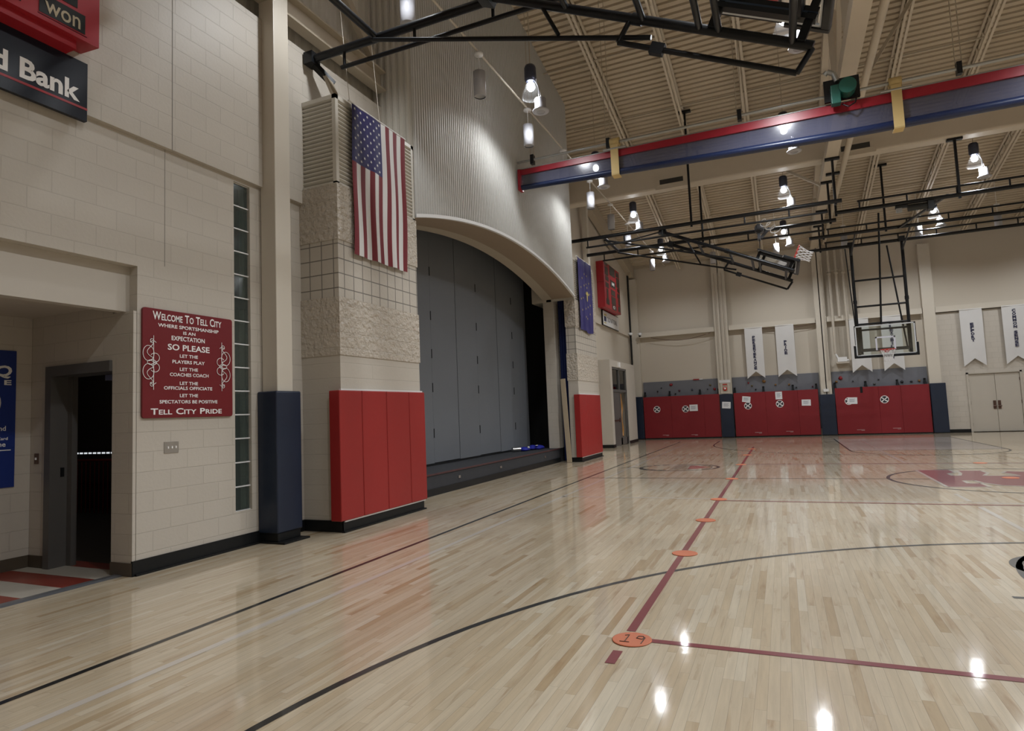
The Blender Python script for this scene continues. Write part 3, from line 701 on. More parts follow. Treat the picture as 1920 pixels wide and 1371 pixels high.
for s, yc, zb, h, w_, sc in (('WELCOME TO TELL CITY', 4.875, 2.605, .085, .87, 1), ('WHERE SPORTSMANSHIP', 4.885, 2.532, .036, .77, 0), ('IS AN', 4.88, 2.474, .033, .155, 0), ('EXPECTATION', 4.87, 2.402, .046, .42, 0), ('SO PLEASE', 4.88, 2.295, .062, .53, 0), ('LET THE', 4.875, 2.218, .034, .23, 0), ('PLAYERS PLAY', 4.875, 2.152, .035, .41, 0), ('LET THE', 4.875, 2.073, .034, .23, 0), ('COACHES COACH', 4.885, 2.012, .035, .49, 0), ('LET THE', 4.875, 1.92, .034, .23, 0), ('OFFICIALS OFFICIATE', 4.875, 1.866, .034, .61, 0), ('LET THE', 4.875, 1.786, .034, .23, 0), ('SPECTATORS BE POSITIVE', 4.885, 1.718, .034, .73, 0), ('TELL CITY PRIDE', 4.865, 1.602, .062, .89, 1)):
    text(d, s, (x, yc, zb), U, V, h, w_, bold=.02, smallcaps=bool(sc))
d.build('lettering', M['letter'], ws)
for yy, sg in ((4.43, 1), (5.33, -1)):
    d = MB(); flourish(d, yy, 2.145, .95, sg); d.build('scrollwork', M['letter'], ws)
bs = thing('sponsor_sign', 'black sign with white bank lettering and a red stripe high on the near wall', 'sign', (XU, 3.0, 4.4), 'sponsor signs')
d = MB(); d.box(XU + .002, 1.2, 4.41, XU + .045, 3.7, 4.985); d.build('sign_panel', M['bankblack'], bs)
d = MB(); text(d, 'Bank', (XU + .048, 3.375, 4.58), U, V, .175, .51, bold=.03); text(d, 'd', (XU + .048, 2.97, 4.58), U, V, .175, .12, bold=.03); d.build('lettering', M['letter'], bs)
d = MB(); d.box(XU + .045, 1.2, 4.518, XU + .048, 3.7, 4.54); d.build('red_stripe', M['stripe_red'], bs)
def scoreboard_near():
    s = thing('scoreboard', 'red scoreboard above the black bank sign on the near wall', 'scoreboard', (XU, 2.4, 5.0), 'scoreboards')
    d = MB(); d.prism([(0, 5.08), (.27, 5.06), (.27, 6.98), (0, 6.98)], (XU + .002, 3.66, 0), (1, 0, 0), (0, 0, 1), -2.9); d.build('cabinet', M['score_red'], s)
    d = MB(); d.box(XU + .03, .9, 4.985, XU + .2, 3.5, 5.08); d.build('lower_tray', M['score_red'], s)
    d = MB(); d.box(XU + .26, 3.14, 5.12, XU + .276, 3.53, 5.30); d.box(XU + .26, 3.12, 5.335, XU + .276, 3.46, 5.7); d.box(XU + .26, 1.6, 5.12, XU + .276, 3.0, 5.6); d.build('display_panel', M['display'], s)
    d = MB(); text(d, 'won', (XU + .279, 3.335, 5.145), U, V, .15, .30, bold=.01); d.build('lettering', M['ledtan'], s)
    d = MB(); d.prism([(0, 0), (.42, 0), (.42, .008), (0, .008)], (XU + .272, 3.13, 5.1), (0, 1, 0), (0, 0, 1), .004); d.build('seam', M['sign_red'], s)
scoreboard_near()
# far scoreboard and sign (beyond the second pier)
s = thing('scoreboard', 'red scoreboard with many dark panels beyond the blue state flag', 'scoreboard', (XFU, 24.8, 5.45), 'scoreboards')
d = MB(); d.box(XFU + .002, 23.5, 5.46, XFU + .3, 26.05, 7.3); d.build('cabinet', M['score_red'], s, bevel=.01)
d = MB(); d.box(XFU + .003, 23.496, 6.45, XFU + .303, 23.51, 6.465); d.build('seam', M['sign_red'], s)
pan = [(.05, .93, .24, .99), (.07, .72, .26, .90), (.09, .60, .27, .70), (.08, .45, .27, .56), (.12, .2, .22, .42), (.08, .08, .27, .2), (.36, .78, .7, .99), (.38, .52, .7, .68), (.4, .34, .66, .47), (.4, .14, .68, .32), (.42, .02, .7, .13), (.77, .84, .96, .95), (.78, .6, .97, .82), (.82, .5, .96, .58), (.8, .36, .96, .46), (.85, .2, .95, .34), (.82, .05, .96, .17)]
for a, b, c_, e in pan:
    d = MB(); d.box(XFU + .295, 23.5 + 2.55 * a, 5.46 + 1.84 * b, XFU + .306, 23.5 + 2.55 * c_, 5.46 + 1.84 * e); d.build('display_panel', M['display2'], s)
d = MB()
for a, b, c_ in ((.54, .575, 'HOME'), (.54, .05, 'GUEST')): text(d, '88' if b > .5 else '0', (XFU + .309, 23.5 + 2.55 * a, 5.46 + 1.84 * b), U, V, .12, .4 if b > .5 else .3)
d.build('lettering', M['letter'], s)
s = thing('sponsor_sign', 'white bank sign below the far red scoreboard', 'sign', (XFU, 25.2, 4.8), 'sponsor signs')
d = MB(); d.box(XFU + .002, 23.95, 4.84, XFU + .06, 26.5, 5.42); d.build('sign_panel', M['white'], s)
d = MB(); d.box(XFU + .0, 23.93, 5.41, XFU + .063, 26.52, 5.43); d.box(XFU, 23.93, 4.83, XFU + .063, 23.95, 5.43); d.box(XFU, 23.93, 4.825, XFU + .063, 26.52, 4.842); d.build('edge_frame', M['base'], s)
d = MB(); text(d, 'OLD NATIONAL', (XFU + .063, 25.4, 5.03), U, V, .19, 1.6, bold=.01); d.build('lettering', M['ink'], s)
d = MB(); d.box(XFU + .06, 24.1, 5.0, XFU + .064, 24.45, 5.2, 0); d.box(XFU + .06, 24.15, 5.24, XFU + .064, 24.5, 5.3, 1); d.box(XFU + .06, 24.1, 4.92, XFU + .064, 24.4, 4.96, 1); d.build('emblem', [M['navyink'], M['gold']], s)

# ------------------------------------------------------------------ vestibule and far corner of the stage wall
VX = -6.0
W = MB(); W.box(XF, 23.3, 0, VX, 23.62, 3.38); W.box(XF, 26.0, 0, VX, 27.6, 3.38); W.box(XF, 23.62, 3.12, VX, 26.0, 3.38); W.box(XF - .001, 23.62, 0, XF + .02, 26.0, 3.12); struct(W.build('wall_vestibule', M['paint']))
W = MB(); W.box(VX, 23.29, 0, VX + .02, 23.62, .12); W.box(XF, 23.28, 0, VX, 23.3, .12); W.box(VX, 26.0, 0, VX + .02, 27.6, .12); struct(W.build('baseboard_vestibule', M['base']))
D = thing('door_2', None, None, (VX, 24.8, 0)); D['kind'] = 'structure'
d = MB()
for a, b in ((23.62, 23.70), (25.92, 26.0), (24.78, 24.84)): d.box(VX - .12, a, 0 if a != 24.78 else 2.24, VX - .02, b, 3.12)
d.box(VX - .12, 23.62, 3.04, VX - .02, 26.0, 3.12); d.box(VX - .12, 23.62, 2.14, VX - .02, 26.0, 2.24); d.build('door_frame', M['greydoor'], D)
d = MB(); d.box(VX - .08, 23.70, 2.24, VX - .07, 25.92, 3.04); d.build('transom_glass', M['glass'], D)
d = MB(); d.box(VX - .10, 23.71, .03, VX - .05, 24.78, 2.13); d.box(VX - .10, 24.82, .03, VX - .05, 25.0, 2.13); d.box(VX - .10, 25.8, .03, VX - .05, 25.92, 2.13); d.box(VX - .10, 24.82, .03, VX - .05, 25.92, .3); d.build('door_leaf', M['greydoor'], D)
d = MB(); d.box(VX - .05, 24.6, .95, VX - .02, 24.72, 1.1); d.box(VX - .05, 23.8, 1.0, VX - .02, 24.6, 1.04); d.build('door_handle', M['hardware'], D)
d = MB()
d.tube([(VX - .16, 25.42 + .08 * math.sin(i * .5), .35 + i * .075) for i in range(24)], .055, 8)
tag(d.build('amber_strip', M['orange_thing']), 'wavy amber strip seen behind the vestibule door frame', 'strip')
d = MB(); d.box(VX, 24.6, 3.14, VX + .07, 24.75, 3.34); tag(d.build('exit_device', M['letter']), 'small white box above the vestibule door', 'sensor')
for i, (a, lab) in enumerate(((0, 'small white security camera on the stage wall near the far corner'), (.35, 'small white security camera on the corner column'))):
    c = thing('security_camera', lab, 'camera', (XFU + .1 + a, 28.6 + i * .4, 4.85), 'security cameras')
    d = MB(); d.box(XFU + .08 + a, 28.6 + i * .4, 4.94, XFU + .12 + a, 28.6 + i * (.65), 4.96); d.lathe((XFU + .1 + a, 28.6 + i * .4, 4.85), [(.02, .12), (.09, .12), (.09, .05), (.06, -.02), (.0, -.05)], 14, cap=False); d.box(XFU + (.002 if not i else .35), 28.55 + i * .4, 4.93, XFU + .12 + a, 28.65 + i * .4, 4.97); d.build('housing', M['white'], c)
    d = MB(); d.lathe((XFU + .1 + a, 28.6 + i * .4 - .04, 4.83), [(.0, -.05), (.05, -.02), (.055, .02)], 12, cap=False); d.build('lens', M['base'], c)
d = MB(); d.prism([(.001, 2.85), (.001, 1.95), (.13, 1.95), (.05, 2.85)], (XF, 22.62, 0), (1, 0, 0), (0, 0, 1), .03)
tag(d.build('hanging_pennant', M['stripe_red']), 'narrow red pennant hanging between the far pier and the vestibule', 'pennant')
W = MB(); W.box(XFU, YF - .45, 0, XFU + .06, YF - .3, 8.3); struct(W.build('trim_3', M['base']))

# ------------------------------------------------------------------ far wall
W = MB(); W.box(XF - .3, YF + .25, 0, XR, YF + .5, 8.6); struct(W.build('wall_far', M['wallpanel']))
W = MB(); W.box(5.5, YF + .1, 0, 6.62, YF + .26, 4.75); W.box(8.38, YF + .1, 0, XR, YF + .26, 4.75); W.box(6.62, YF + .1, 2.32, 8.38, YF + .26, 4.75); struct(W.build('wall_far_lower', M['cmu_x']))
W = MB(); W.box(-6.3, YF - .02, 8.12, XR, YF + .26, 8.4); struct(W.build('beam', M['tan']))
W = MB(); W.box(5.9, YF + .08, 0, 6.62, YF + .1, .13); struct(W.build('baseboard_far', M['base']))
colx = [(-6.45, -6.05), (-2.62, -2.05), (1.5, 1.9), (5.37, 5.78), (9.3, 9.7)]
cl_lab = ['corner steel column where the stage wall meets the far wall', 'steel column on the far wall between the first and second red mats', 'steel column on the far wall between the second and third red mats', 'steel column on the far wall behind the lowered basket', 'steel column on the far wall past the double doors']
pd_lab = ['narrow navy pad at the far corner beside the first red mat', 'navy pad between the first and second red mats with a paper notice', 'navy pad between the second and third red mats', 'navy pad at the end of the third red mat, near the double doors', 'navy pad past the double doors']
pad_x = [(-6.45, -6.02), (-2.58, -2.04), (1.42, 1.98), (5.36, 5.88), (9.25, 9.8)]
for i, (a, b) in enumerate(colx):
    c = thing('steel_column', cl_lab[i], 'column', ((a + b) / 2, YF, 0), 'steel columns of the far wall')
    d = MB(); d.box(a, YF - .05, 0, b, YF - .02, 8.1); d.box(a, YF + .22, 0, b, YF + .25, 8.1); d.box((a + b) / 2 - .02, YF - .05, 0, (a + b) / 2 + .02, YF + .25, 8.1)
    if i == 3 or i == 0: d = MB(); d.box(a, YF - .05, 0, b, YF + .25, 7.6)
    d.build('shaft', M['steelpaint'], c)
    if i in (1, 2):
        for q in ((.12, .3, .45) if i == 1 else (.35,)):
            d = MB(); d.bar((a + q, YF - .085, 2.57 if i == 1 else 2.3), (a + q, YF - .085, 7.4), .022, 8); d.build('conduit', M['conduit'], c)
    if i < 4:
        a, b = pad_x[i]; p = thing('column_pad', pd_lab[i], 'pad', ((a + b) / 2, YF - .1, .02), 'navy column pads')
        d = MB(); d.box(a, YF - .17, .03, b, YF - .055, (1.99, 1.93, 1.72, 1.97)[i]); d.build('pad_cover', M['blue_vinyl'], p, bevel=.015)
        d = MB(); d.box(a, YF - .175, .0, b, YF - .06, .035); d.build('pad_foot', M['base'], p)
# girts
gb = [(-6.05, -2.64), (-2.03, 1.48), (1.92, 5.35), (5.8, 9.28)]
gl = ['cream girt in the bay beside the stage wall', 'cream girt above the PERSEVERANCE and PRIDE banners', 'cream girt behind the lowered basket', 'cream girt above the EFFORT banner']
for (a, b), lab in zip(gb, gl):
    d = MB(); d.box(a, YF - .0, 4.78, b, YF + .25, 4.80); d.box(a, YF - .0, 4.80, b, YF + .03, 4.98); d.box(a, YF - .0, 4.98, b, YF + .25, 5.0); struct(d.build('beam', M['steelpaint'])); 
d = MB()
for i in range(25):
    t = i / 24
    if i: d.bar(q, (-5.5 + 2.7 * t, YF - .02, 4.74 - .22 * math.sin(PI * t)), .012, 6)
    q = (-5.5 + 2.7 * t, YF - .02, 4.74 - .22 * math.sin(PI * t))
tag(d.build('loose_cable', M['hardware']), 'loose brown cable sagging below the girt in the corner bay', 'cable')
d = MB()
for i in range(25):
    t = i / 24
    if i: d.bar(q, (-.7 + 2.2 * t, YF + .03, 4.76 - .1 * math.sin(PI * t)), .012, 6)
    q = (-.7 + 2.2 * t, YF + .03, 4.76 - .1 * math.sin(PI * t))
tag(d.build('loose_cable', M['hardware']), 'loose brown cable hanging near the top of the PRIDE banner', 'cable')
# climbing strips
bays = [(-6.02, -2.62), (-2.04, 1.46), (1.94, 5.36)]
blab = ['grey climbing wall strip above the first red mat, next to the corner', 'grey climbing wall strip above the second red mat', 'grey climbing wall strip above the third red mat, behind the basket']
for (a, b), lab in zip(bays, blab):
    d = MB(); d.box(a, YF + .2, .3, b, YF + .248, 2.66); tag(d.build('climbing_wall', M['climb']), lab, 'climbing wall', 'climbing wall strips')
mats = [(-6.0, -2.6, [-4.74, -3.29]), (-2.0, 1.37, [-.70, .58]), (2.0, 5.34, [3.58, 4.36])]
mlab = ['deep red mat hung in the corner bay of the far wall, with one notice', 'deep red mat hung in the middle bay of the far wall, with three paper notices', 'deep red mat hung behind the basket, with one notice over a logo']
logos = [(-5.39, 1.37), (-4.1, 1.34), (-1.43, 1.37), (-.14, 1.40), (2.49, 1.40), (3.77, 1.41)]
marks = [(-5.05, .16), (-3.77, .15), (-1.08, .18), (.17, .2), (2.84, .19), (4.12, .22)]
straps = [[-5.95, -4.81, -3.45, -2.64], [-1.95, -.76, .42, 1.33], [2.04, 3.17, 4.3, 5.25]]
YM = YF - .1
for i, (a, b, sm) in enumerate(mats):
    p = thing('climbing_mat', mlab[i], 'mat', ((a + b) / 2, YM + .1, .04), 'red mats of the far wall'); ys = [a] + sm + [b]
    for u0, u1 in zip(ys[:-1], ys[1:]):
        d = MB(); d.box(u0 + .001, YM, .05, u1 - .001, YM + .12, 1.955); d.build('mat_panel', M['darkred_vinyl'], p, bevel=.006)
    d = MB(); d.box(a, YM + .01, .0, b, YM + .12, .05); d.build('mat_foot', M['base'], p)
    for (u, v) in logos[2 * i:2 * i + 2]:
        d = MB(); Un, Vn = (1, 0, 0), (0, 0, 1); o = (u, YM - .003, v)
        ring = [(.155 * math.cos(t), .155 * math.sin(t)) for t in [2 * PI * k / 28 for k in range(28)]]
        d.prism(ring, o, Un, Vn, .003, 0); d.prism([(q[0] * .86, q[1] * .86) for q in ring], (u, YM - .0045, v), Un, Vn, .002, 1)
        for t in (.7, 2.44):
            c_, s_ = math.cos(t), math.sin(t)
            d.prism([(c_ * p_ - s_ * q_, s_ * p_ + c_ * q_) for p_, q_ in ((-.135, -.028), (-.05, -.012), (.05, -.02), (.135, -.01), (.13, .025), (.04, .014), (-.05, .03), (-.13, .012))], (u, YM - .006, v), Un, Vn, .002, 0)
        d.build('round_logo', [M['letter'], M['ink']], p)
    for (u, v) in marks[2 * i:2 * i + 2]:
        d = MB(); d.box(u - .14, YM - .003, v + .012, u + .14, YM, v + .026); d.box(u + .02, YM - .003, v - .02, u + .14, YM, v - .008); d.build('maker_mark', mat('pale_print', (.5, .35, .35, 1), .6, var=0), p)
    for u in straps[i]:
        d = MB(); d.add([(u - .05, YF + .19, 2.02), (u - .05, YM + .06, 1.95), (u + .05, YM + .06, 1.95), (u + .05, YF + .19, 2.02), (u - .02, YF + .19, 2.2), (u + .02, YF + .19, 2.2)], [(0, 1, 2, 3), (0, 3, 5, 4), (1, 4, 5, 2), (0, 4, 1), (3, 2, 5)]); d.bar((u, YF + .17, 2.12), (u, YF + .17, 2.2), .04, 8); d.build('hanging_strap', M['base'], p)
d = MB(); d.box(2.93, YM - .008, 1.72, 3.02, YM - .002, 1.97); tag(d.build('black_strap', M['base']), 'short black strap folded over the top of the third red mat', 'strap')
# notices
nt = [(-3.74, 1.38, .36, .29, 0, 'landscape paper notice beside a round logo on the corner red mat'), (-2.32, 1.44, .36, .29, -.07, 'paper notice on the navy pad between the first and second red mats'), (-1.48, 1.66, .34, .25, -.13, 'tilted paper notice above a logo on the second red mat'), (-.16, 1.76, .27, .33, 0, 'upright paper notice near the top of the second red mat'), (.89, 1.41, .35, .26, -.03, 'paper notice without a logo beside it on the second red mat'), (2.62, 1.41, .35, .27, -.03, 'paper notice covering part of a logo on the third red mat')]
for u, v, w_, h_, rt, lab in nt:
    yb = YM - .006 if not (-2.58 < u < -2.04) else YF - .172
    p = thing('paper_notice', lab, 'notice', (u, yb, v - h_ / 2), 'paper notices on the mats'); c_, s_ = math.cos(rt), math.sin(rt)
    R_ = lambda pts: [(c_ * a - s_ * b, s_ * a + c_ * b) for a, b in pts]
    d = MB(); d.prism(R_([(-w_ / 2, -h_ / 2), (w_ / 2, -h_ / 2), (w_ / 2, h_ / 2), (-w_ / 2, h_ / 2)]), (u, yb - .004, v), (1, 0, 0), (0, 0, 1), .003); d.build('sheet', M['paper'], p)
    d = MB()
    for k in range(4):
        zz = h_ * (.22 - k * .14); d.prism(R_([(-w_ * .32, zz), (w_ * (.3 - .12 * (k % 2)), zz), (w_ * (.3 - .12 * (k % 2)), zz + h_ * .06), (-w_ * .32, zz + h_ * .06)]), (u, yb - .0055, v), (1, 0, 0), (0, 0, 1), .001)
    d.build('print_lines', mat('grey_print', (.25, .27, .33, 1), .6, var=0), p)
# holds
HOLDS = [(-5.18, 2.36, .047, 'k'), (-5.36, 2.21, .066, 'k'), (-4.73, 2.49, .099, 'r'), (-4.37, 2.19, .07, 'm'), (-3.79, 2.21, .066, 'b'), (-3.11, 2.19, .047, 'k'), (-2.98, 2.38, .061, 'y'), (-2.8, 2.18, .085, 'r'), (-4.55, 2.06, .056, 'k'), (-1.36, 2.38, .061, 'r'), (-1.22, 2.25, .061, 'y'), (-1.07, 2.08, .047, 'k'), (-.71, 2.41, .102, 'o'), (-.26, 2.24, .07, 'o'), (.28, 2.22, .065, 'o'), (1.19, 2.08, .05, 'm'), (.56, 2.08, .05, 'k'), (2.28, 2.38, .115, 'r'), (2.11, 2.23, .075, 'o'), (2.72, 2.22, .047, 'k'), (3.5, 2.07, .075, 'g'), (3.66, 2.23, .047, 'k'), (4.47, 2.1, .081, 'k'), (4.8, 2.09, .061, 'k'), (5.07, 2.1, .068, 'o')]
for bi, (a, b) in enumerate(bays):
    hb = sorted(h for h in HOLDS if a <= h[0] <= b); cnt = {}
    for h in hb:
        cn = HC[h[3]][0]; cnt[cn] = cnt.get(cn, 0) + 1; tot = sum(1 for q in hb if HC[q[3]][0] == cn)
        o_ = '' if tot == 1 else ', ' + ORD[cnt[cn] - 1] + ' from the stage wall'
        d = MB(); d.blob((h[0], YF + .17, h[1]), h[2] * .62, int(h[0] * 100), 0, (1.05, .8, .95))
        tag(d.build('climbing_hold', M['hold_' + h[3]]), '%s climbing hold above the %s red mat%s' % (cn, ('first', 'second', 'third')[bi], o_), 'climbing hold', 'climbing holds')
d = MB(); d.box(-3.72, YF + .16, 2.645, -3.45, YF + .21, 2.69, 0); d.box(-3.45, YF + .16, 2.645, -3.3, YF + .21, 2.69, 1); tag(d.build('wall_latch', [M['stripe_red'], M['white']]), 'small red and white latch on the top edge of the corner climbing strip', 'latch')
al = thing('fire_alarm', 'red fire alarm strobe on the far column between the first two mats', 'alarm', (-2.33, YF - .12, 2.0))
d = MB(); d.box(-2.52, YF - .13, 1.95, -2.13, YF - .112, 2.42); d.box(-2.5, YF - .112, 2.0, -2.48, YF - .052, 2.4); d.build('back_plate', M['steelpaint'], al)
d = MB(); d.box(-2.43, YF - .16, 2.07, -2.22, YF - .13, 2.36); d.build('cover', mat('pale_cover', (.42, .34, .27, 1), .4), al)
d = MB(); d.lathe((-2.33, YF - .16, 2.16), [(.0, -.06), (.05, -.05), (.09, 0)], 16, axis='y', cap=False); d.box(-2.42, YF - .18, 2.34, -2.23, YF - .13, 2.38); d.build('horn', M['redalarm'], al)
d = MB(); d.lathe((-2.33, YF - .205, 2.17), [(.0, -.03), (.035, -.02), (.045, .0)], 12, axis='y', cap=False); d.build('strobe', M['letter'], al)
d = MB(); d.box(-2.56, YF - .13, 2.43, -2.1, YF - .052, 2.56); tag(d.build('junction_box', M['white']), 'white wiring box at the foot of the conduits above the fire alarm', 'junction box', 'junction boxes')
d = MB(); d.box(1.58, YF - .12, 1.83, 1.78, YF - .052, 1.95); tag(d.build('junction_box', M['white']), 'small white box on the far column just above the navy pad', 'junction box', 'junction boxes')
# pipe run left of the basket
pl = thing('pipe_run', 'cream wall pipes with couplings coming down the far wall beside the lowered basket', 'pipe', (2.4, YF, 3.0))
for xx, zb in ((2.14, 3.4), (2.40, 4.95), (2.66, 3.1), (2.92, 5.0)):
    d = MB(); d.bar((xx, YF - .06, zb), (xx, YF - .06, 7.9), .055 if xx < 2.9 else .035, 12); d.build('pipe', M['conduit'], pl)
    d = MB(); d.lathe((xx, YF - .06, 6.75), [(.055, 0), (.085, .01), (.085, .1), (.055, .11)], 14); d.box(xx - .1, YF - .08, 6.9, xx + .1, YF - .03, 6.96); d.build('coupling', M['conduit'], pl)
d = MB(); d.box(2.2, YF - .12, 3.05, 2.55, YF - .02, 3.24); d.bar((2.14, YF - .06, 3.4), (2.25, YF - .06, 3.15), .04); d.bar((2.66, YF - .06, 3.1), (2.5, YF - .06, 3.1), .04); d.build('valve_box', M['white'], pl)
d = MB(); d.box(2.15, YF - .1, 2.98, 2.62, YF + .2, 3.05); d.build('bracket', M['conduit'], pl)
# banners
def banner(x0, x1, wd, label, size, z0=4.79, z1=2.56, zt=None, off=0):
    b = thing('banner', label, 'banner', ((x0 + x1) / 2, YF - .03, z1), 'white character banners on the far wall')
    d = MB(); xc = (x0 + x1) / 2; nz = 10; P = []
    for j in range(nz + 1):
        for i in range(9):
            u = i / 8; zb = z1 + .3 * (1 - abs(2 * u - 1)); z = z0 + (zb - z0) * j / nz
            P.append((x0 + (x1 - x0) * u, YF - .03 + .012 * math.sin(u * 5 + j * .35 + x0), z))
    d.add(P, [(j * 9 + i, j * 9 + i + 1, (j + 1) * 9 + i + 1, (j + 1) * 9 + i) for j in range(nz) for i in range(8)], 0, True); d.build('cloth', M['flag_white'], b)
    d = MB(); d.bar((x0, YF - .03, z0), (x1, YF - .03, z0), .018); d.build('top_rod', M['white'], b)
    if wd:
        d = MB(); h = size; z = zt
        for ch in wd:
            if ch != ' ': text(d, ch, (xc + off, YF - .052, z - h), (1, 0, 0), (0, 0, 1), h * .78, h * .92 if ch not in 'I' else h * .3, bold=.055)
            z -= h * (1.0 if ch != ' ' else .7)
        d.build('lettering', M['navyink'], b)
banner(-1.37, -.64, 'PERSEVERANCE', 'white banner reading PERSEVERANCE down its middle', .125, zt=4.45)
banner(-.11, .62, 'PRIDE', 'white banner reading PRIDE down its middle', .125, zt=4.15)
banner(2.73, 3.44, '', 'blank white banner partly behind the backboard', .1)
banner(3.87, 4.59, 'FLEXIBILITY', 'white banner with letters seen through the backboard glass', .14, zt=4.6)
banner(6.57, 7.30, 'EFFORT', 'white banner reading EFFORT above the double doors', .125, zt=4.27)
banner(7.92, 8.66, 'COMMON SENSE', 'white banner reading COMMON SENSE, last along the far wall', .125, zt=4.68)
# double doors
D = thing('door_3', None, None, (7.5, YF + .15, 0)); D['kind'] = 'structure'
d = MB(); d.box(6.62, YF + .06, 0, 6.69, YF + .25, 2.32); d.box(8.31, YF + .06, 0, 8.38, YF + .25, 2.32); d.box(6.62, YF + .06, 2.26, 8.38, YF + .25, 2.32); d.build('door_frame', M['doorcream'], D)
for a, b in ((6.695, 7.525), (7.535, 8.305)):
    d = MB(); d.box(a, YF + .12, .02, b, YF + .17, 2.255); lf = d.build('door_leaf', M['doorcream'], D, bevel=.004)
    q = b - .07 if a < 7 else a + .07
    d = MB(); d.box(q - .045, YF + .095, 1.02, q + .045, YF + .12, 1.2); d.box(q - .045, YF + .095, .88, q + .045, YF + .12, .98); d.bar((q - .06, YF + .07, .99), (q + .06, YF + .07, .99), .02); d.build('handle', M['hardware'], lf)
    for z in (.3, 1.13, 2.0):
        h_ = a - .005 if a < 7 else b + .005
        d = MB(); d.bar((h_, YF + .115, z - .06), (h_, YF + .115, z + .06), .018, 8); d.build('hinge', M['hardware'], lf)
# the walls behind and to the side of the camera
W = MB(); W.box(-8.2, YN - .2, 0, XR, YN, 8.3); struct(W.build('wall_near', M['wallpanel']))
W = MB(); W.box(XR, YN - .2, 0, XR + .2, YF + .5, 11.4); struct(W.build('wall_right', M['wallpanel']))

# ------------------------------------------------------------------ court markings (painted on the floor)
def line_mesh(segs, mname, wdt=.05, z=.0015, name='court_line'):
    d = MB()
    for s_ in segs:
        a, b = Vector((*s_[0], 0)), Vector((*s_[1], 0)); t = (b - a).normalized(); nn = Vector((-t.y, t.x, 0)) * (wdt / 2)
        d.add([a + nn + Vector((0, 0, z)), a - nn + Vector((0, 0, z)), b - nn + Vector((0, 0, z)), b + nn + Vector((0, 0, z))], [(0, 1, 2, 3)])
    return d.build(name, M[mname], floor)
def arc_mesh(cx, cy, r, a0, a1, wdt, mname, z=.0018, n=72):
    d = MB(); P = []
    for i in range(n + 1):
        t = math.radians(a0 + (a1 - a0) * i / n)
        for q in (r - wdt / 2, r + wdt / 2): P.append((cx + q * math.cos(t), cy + q * math.sin(t), z))
    d.add(P, [(2 * i, 2 * i + 1, 2 * i + 3, 2 * i + 2) for i in range(n)]); return d.build('court_arc', M[mname], floor)
CX = 3.49; EN, EF = .3, 26.1
line_mesh([((-4.02, EN), (-4.02, EF + .4)), ((11.0, EN), (11.0, EF))], 'line_black', .05)
line_mesh([((-4.02, 13.15), (11.0, 13.15))], 'line_black', .05, .0016)
arc_mesh(CX, 13.15, 1.83, 0, 360, .06, 'line_black')
arc_mesh(CX, 1.85, 5.95, 0, 180, .05, 'line_black'); arc_mesh(CX, 24.45, 5.95, 180, 360, .05, 'line_black')
line_mesh([((CX - 5.95, EN), (CX - 5.95, 1.85)), ((CX + 5.95, EN), (CX + 5.95, 1.85)), ((CX - 5.95, 24.45), (CX - 5.95, EF + .4)), ((CX + 5.95, 24.45), (CX + 5.95, EF + .4))], 'line_black')
for y0, y1, s_ in ((EN, 6.1, 1), (20.3, EF + .4, -1)):
    line_mesh([((CX - 1.83, y0), (CX - 1.83, y1)), ((CX + 1.83, y0), (CX + 1.83, y1)), ((CX - 1.83, y1 if s_ > 0 else y0), (CX + 1.83, y1 if s_ > 0 else y0))], 'line_black', .05, .0017)
    arc_mesh(CX, y1 if s_ > 0 else y0, 1.83, 0 if s_ > 0 else 180, 180 if s_ > 0 else 360, .05, 'line_black')
d = MB(); d.add([(CX - 1.8, 20.33, .001), (CX + 1.8, 20.33, .001), (CX + 1.8, EF + .3, .001), (CX - 1.8, EF + .3, .001)], [(0, 1, 2, 3)]); d.build('court_lane', M['lane'], floor)
line_mesh([((1.2, 26.3), (1.66, 26.3)), ((1.35, 24.6), (1.66, 24.6))], 'line_black', .05)
line_mesh([((-1.02, 4.15), (-1.02, 22.6)), ((-1.02, 3.80), (-1.02, 3.60)), ((-1.0, 10.1), (8.1, 10.1)), ((-1.0, 4.02), (8.1, 4.02)), ((-1.0, 16.2), (8.1, 16.2)), ((8.1, 4.0), (8.1, 22.6))], 'line_red', .06, .0021)
line_mesh([((-3.58, 1.0), (-3.58, 25)), ((-3.6, 10.28), (11, 10.28)), ((-3.6, 16.05), (11, 16.05)), ((2.25, 4.3), (2.25, 9.9)), ((2.25, 10.4), (2.25, 11.2)), ((2.4, 16.3), (2.4, 26.2))], 'line_white', .06, .0013)
d = MB()
RP = [(2.33, 14.7), (2.9, 14.75), (2.9, 14.25), (2.74, 14.04), (2.74, 13.69), (2.84, 13.69), (2.94, 14.07), (2.99, 14.63), (3.38, 14.59), (3.38, 14.15), (3.21, 13.7), (3.73, 13.71), (3.61, 14.22), (3.74, 14.49), (4.23, 14.34), (4.4, 13.6), (4.3, 12.6), (4.0, 12.1), (3.35, 12.17), (3.09, 12.25), (2.92, 12.62), (2.88, 12.91), (2.73, 12.9), (2.71, 12.5), (2.89, 12.56), (2.89, 12.04), (2.31, 11.99)]
d.poly([(a, b, .0024) for a, b in RP][::-1], 0)
for p_, q_ in zip(RP, RP[1:] + RP[:1]):
    a, b = Vector((*p_, .0027)), Vector((*q_, .0027)); t = (b - a).normalized(); nn = Vector((-t.y, t.x, 0)) * .028
    d.add([a + nn, a - nn, b - nn, b + nn], [(3, 2, 1, 0)], 1)
d.build('court_logo', [M['logo_maroon'], M['line_white']], floor)
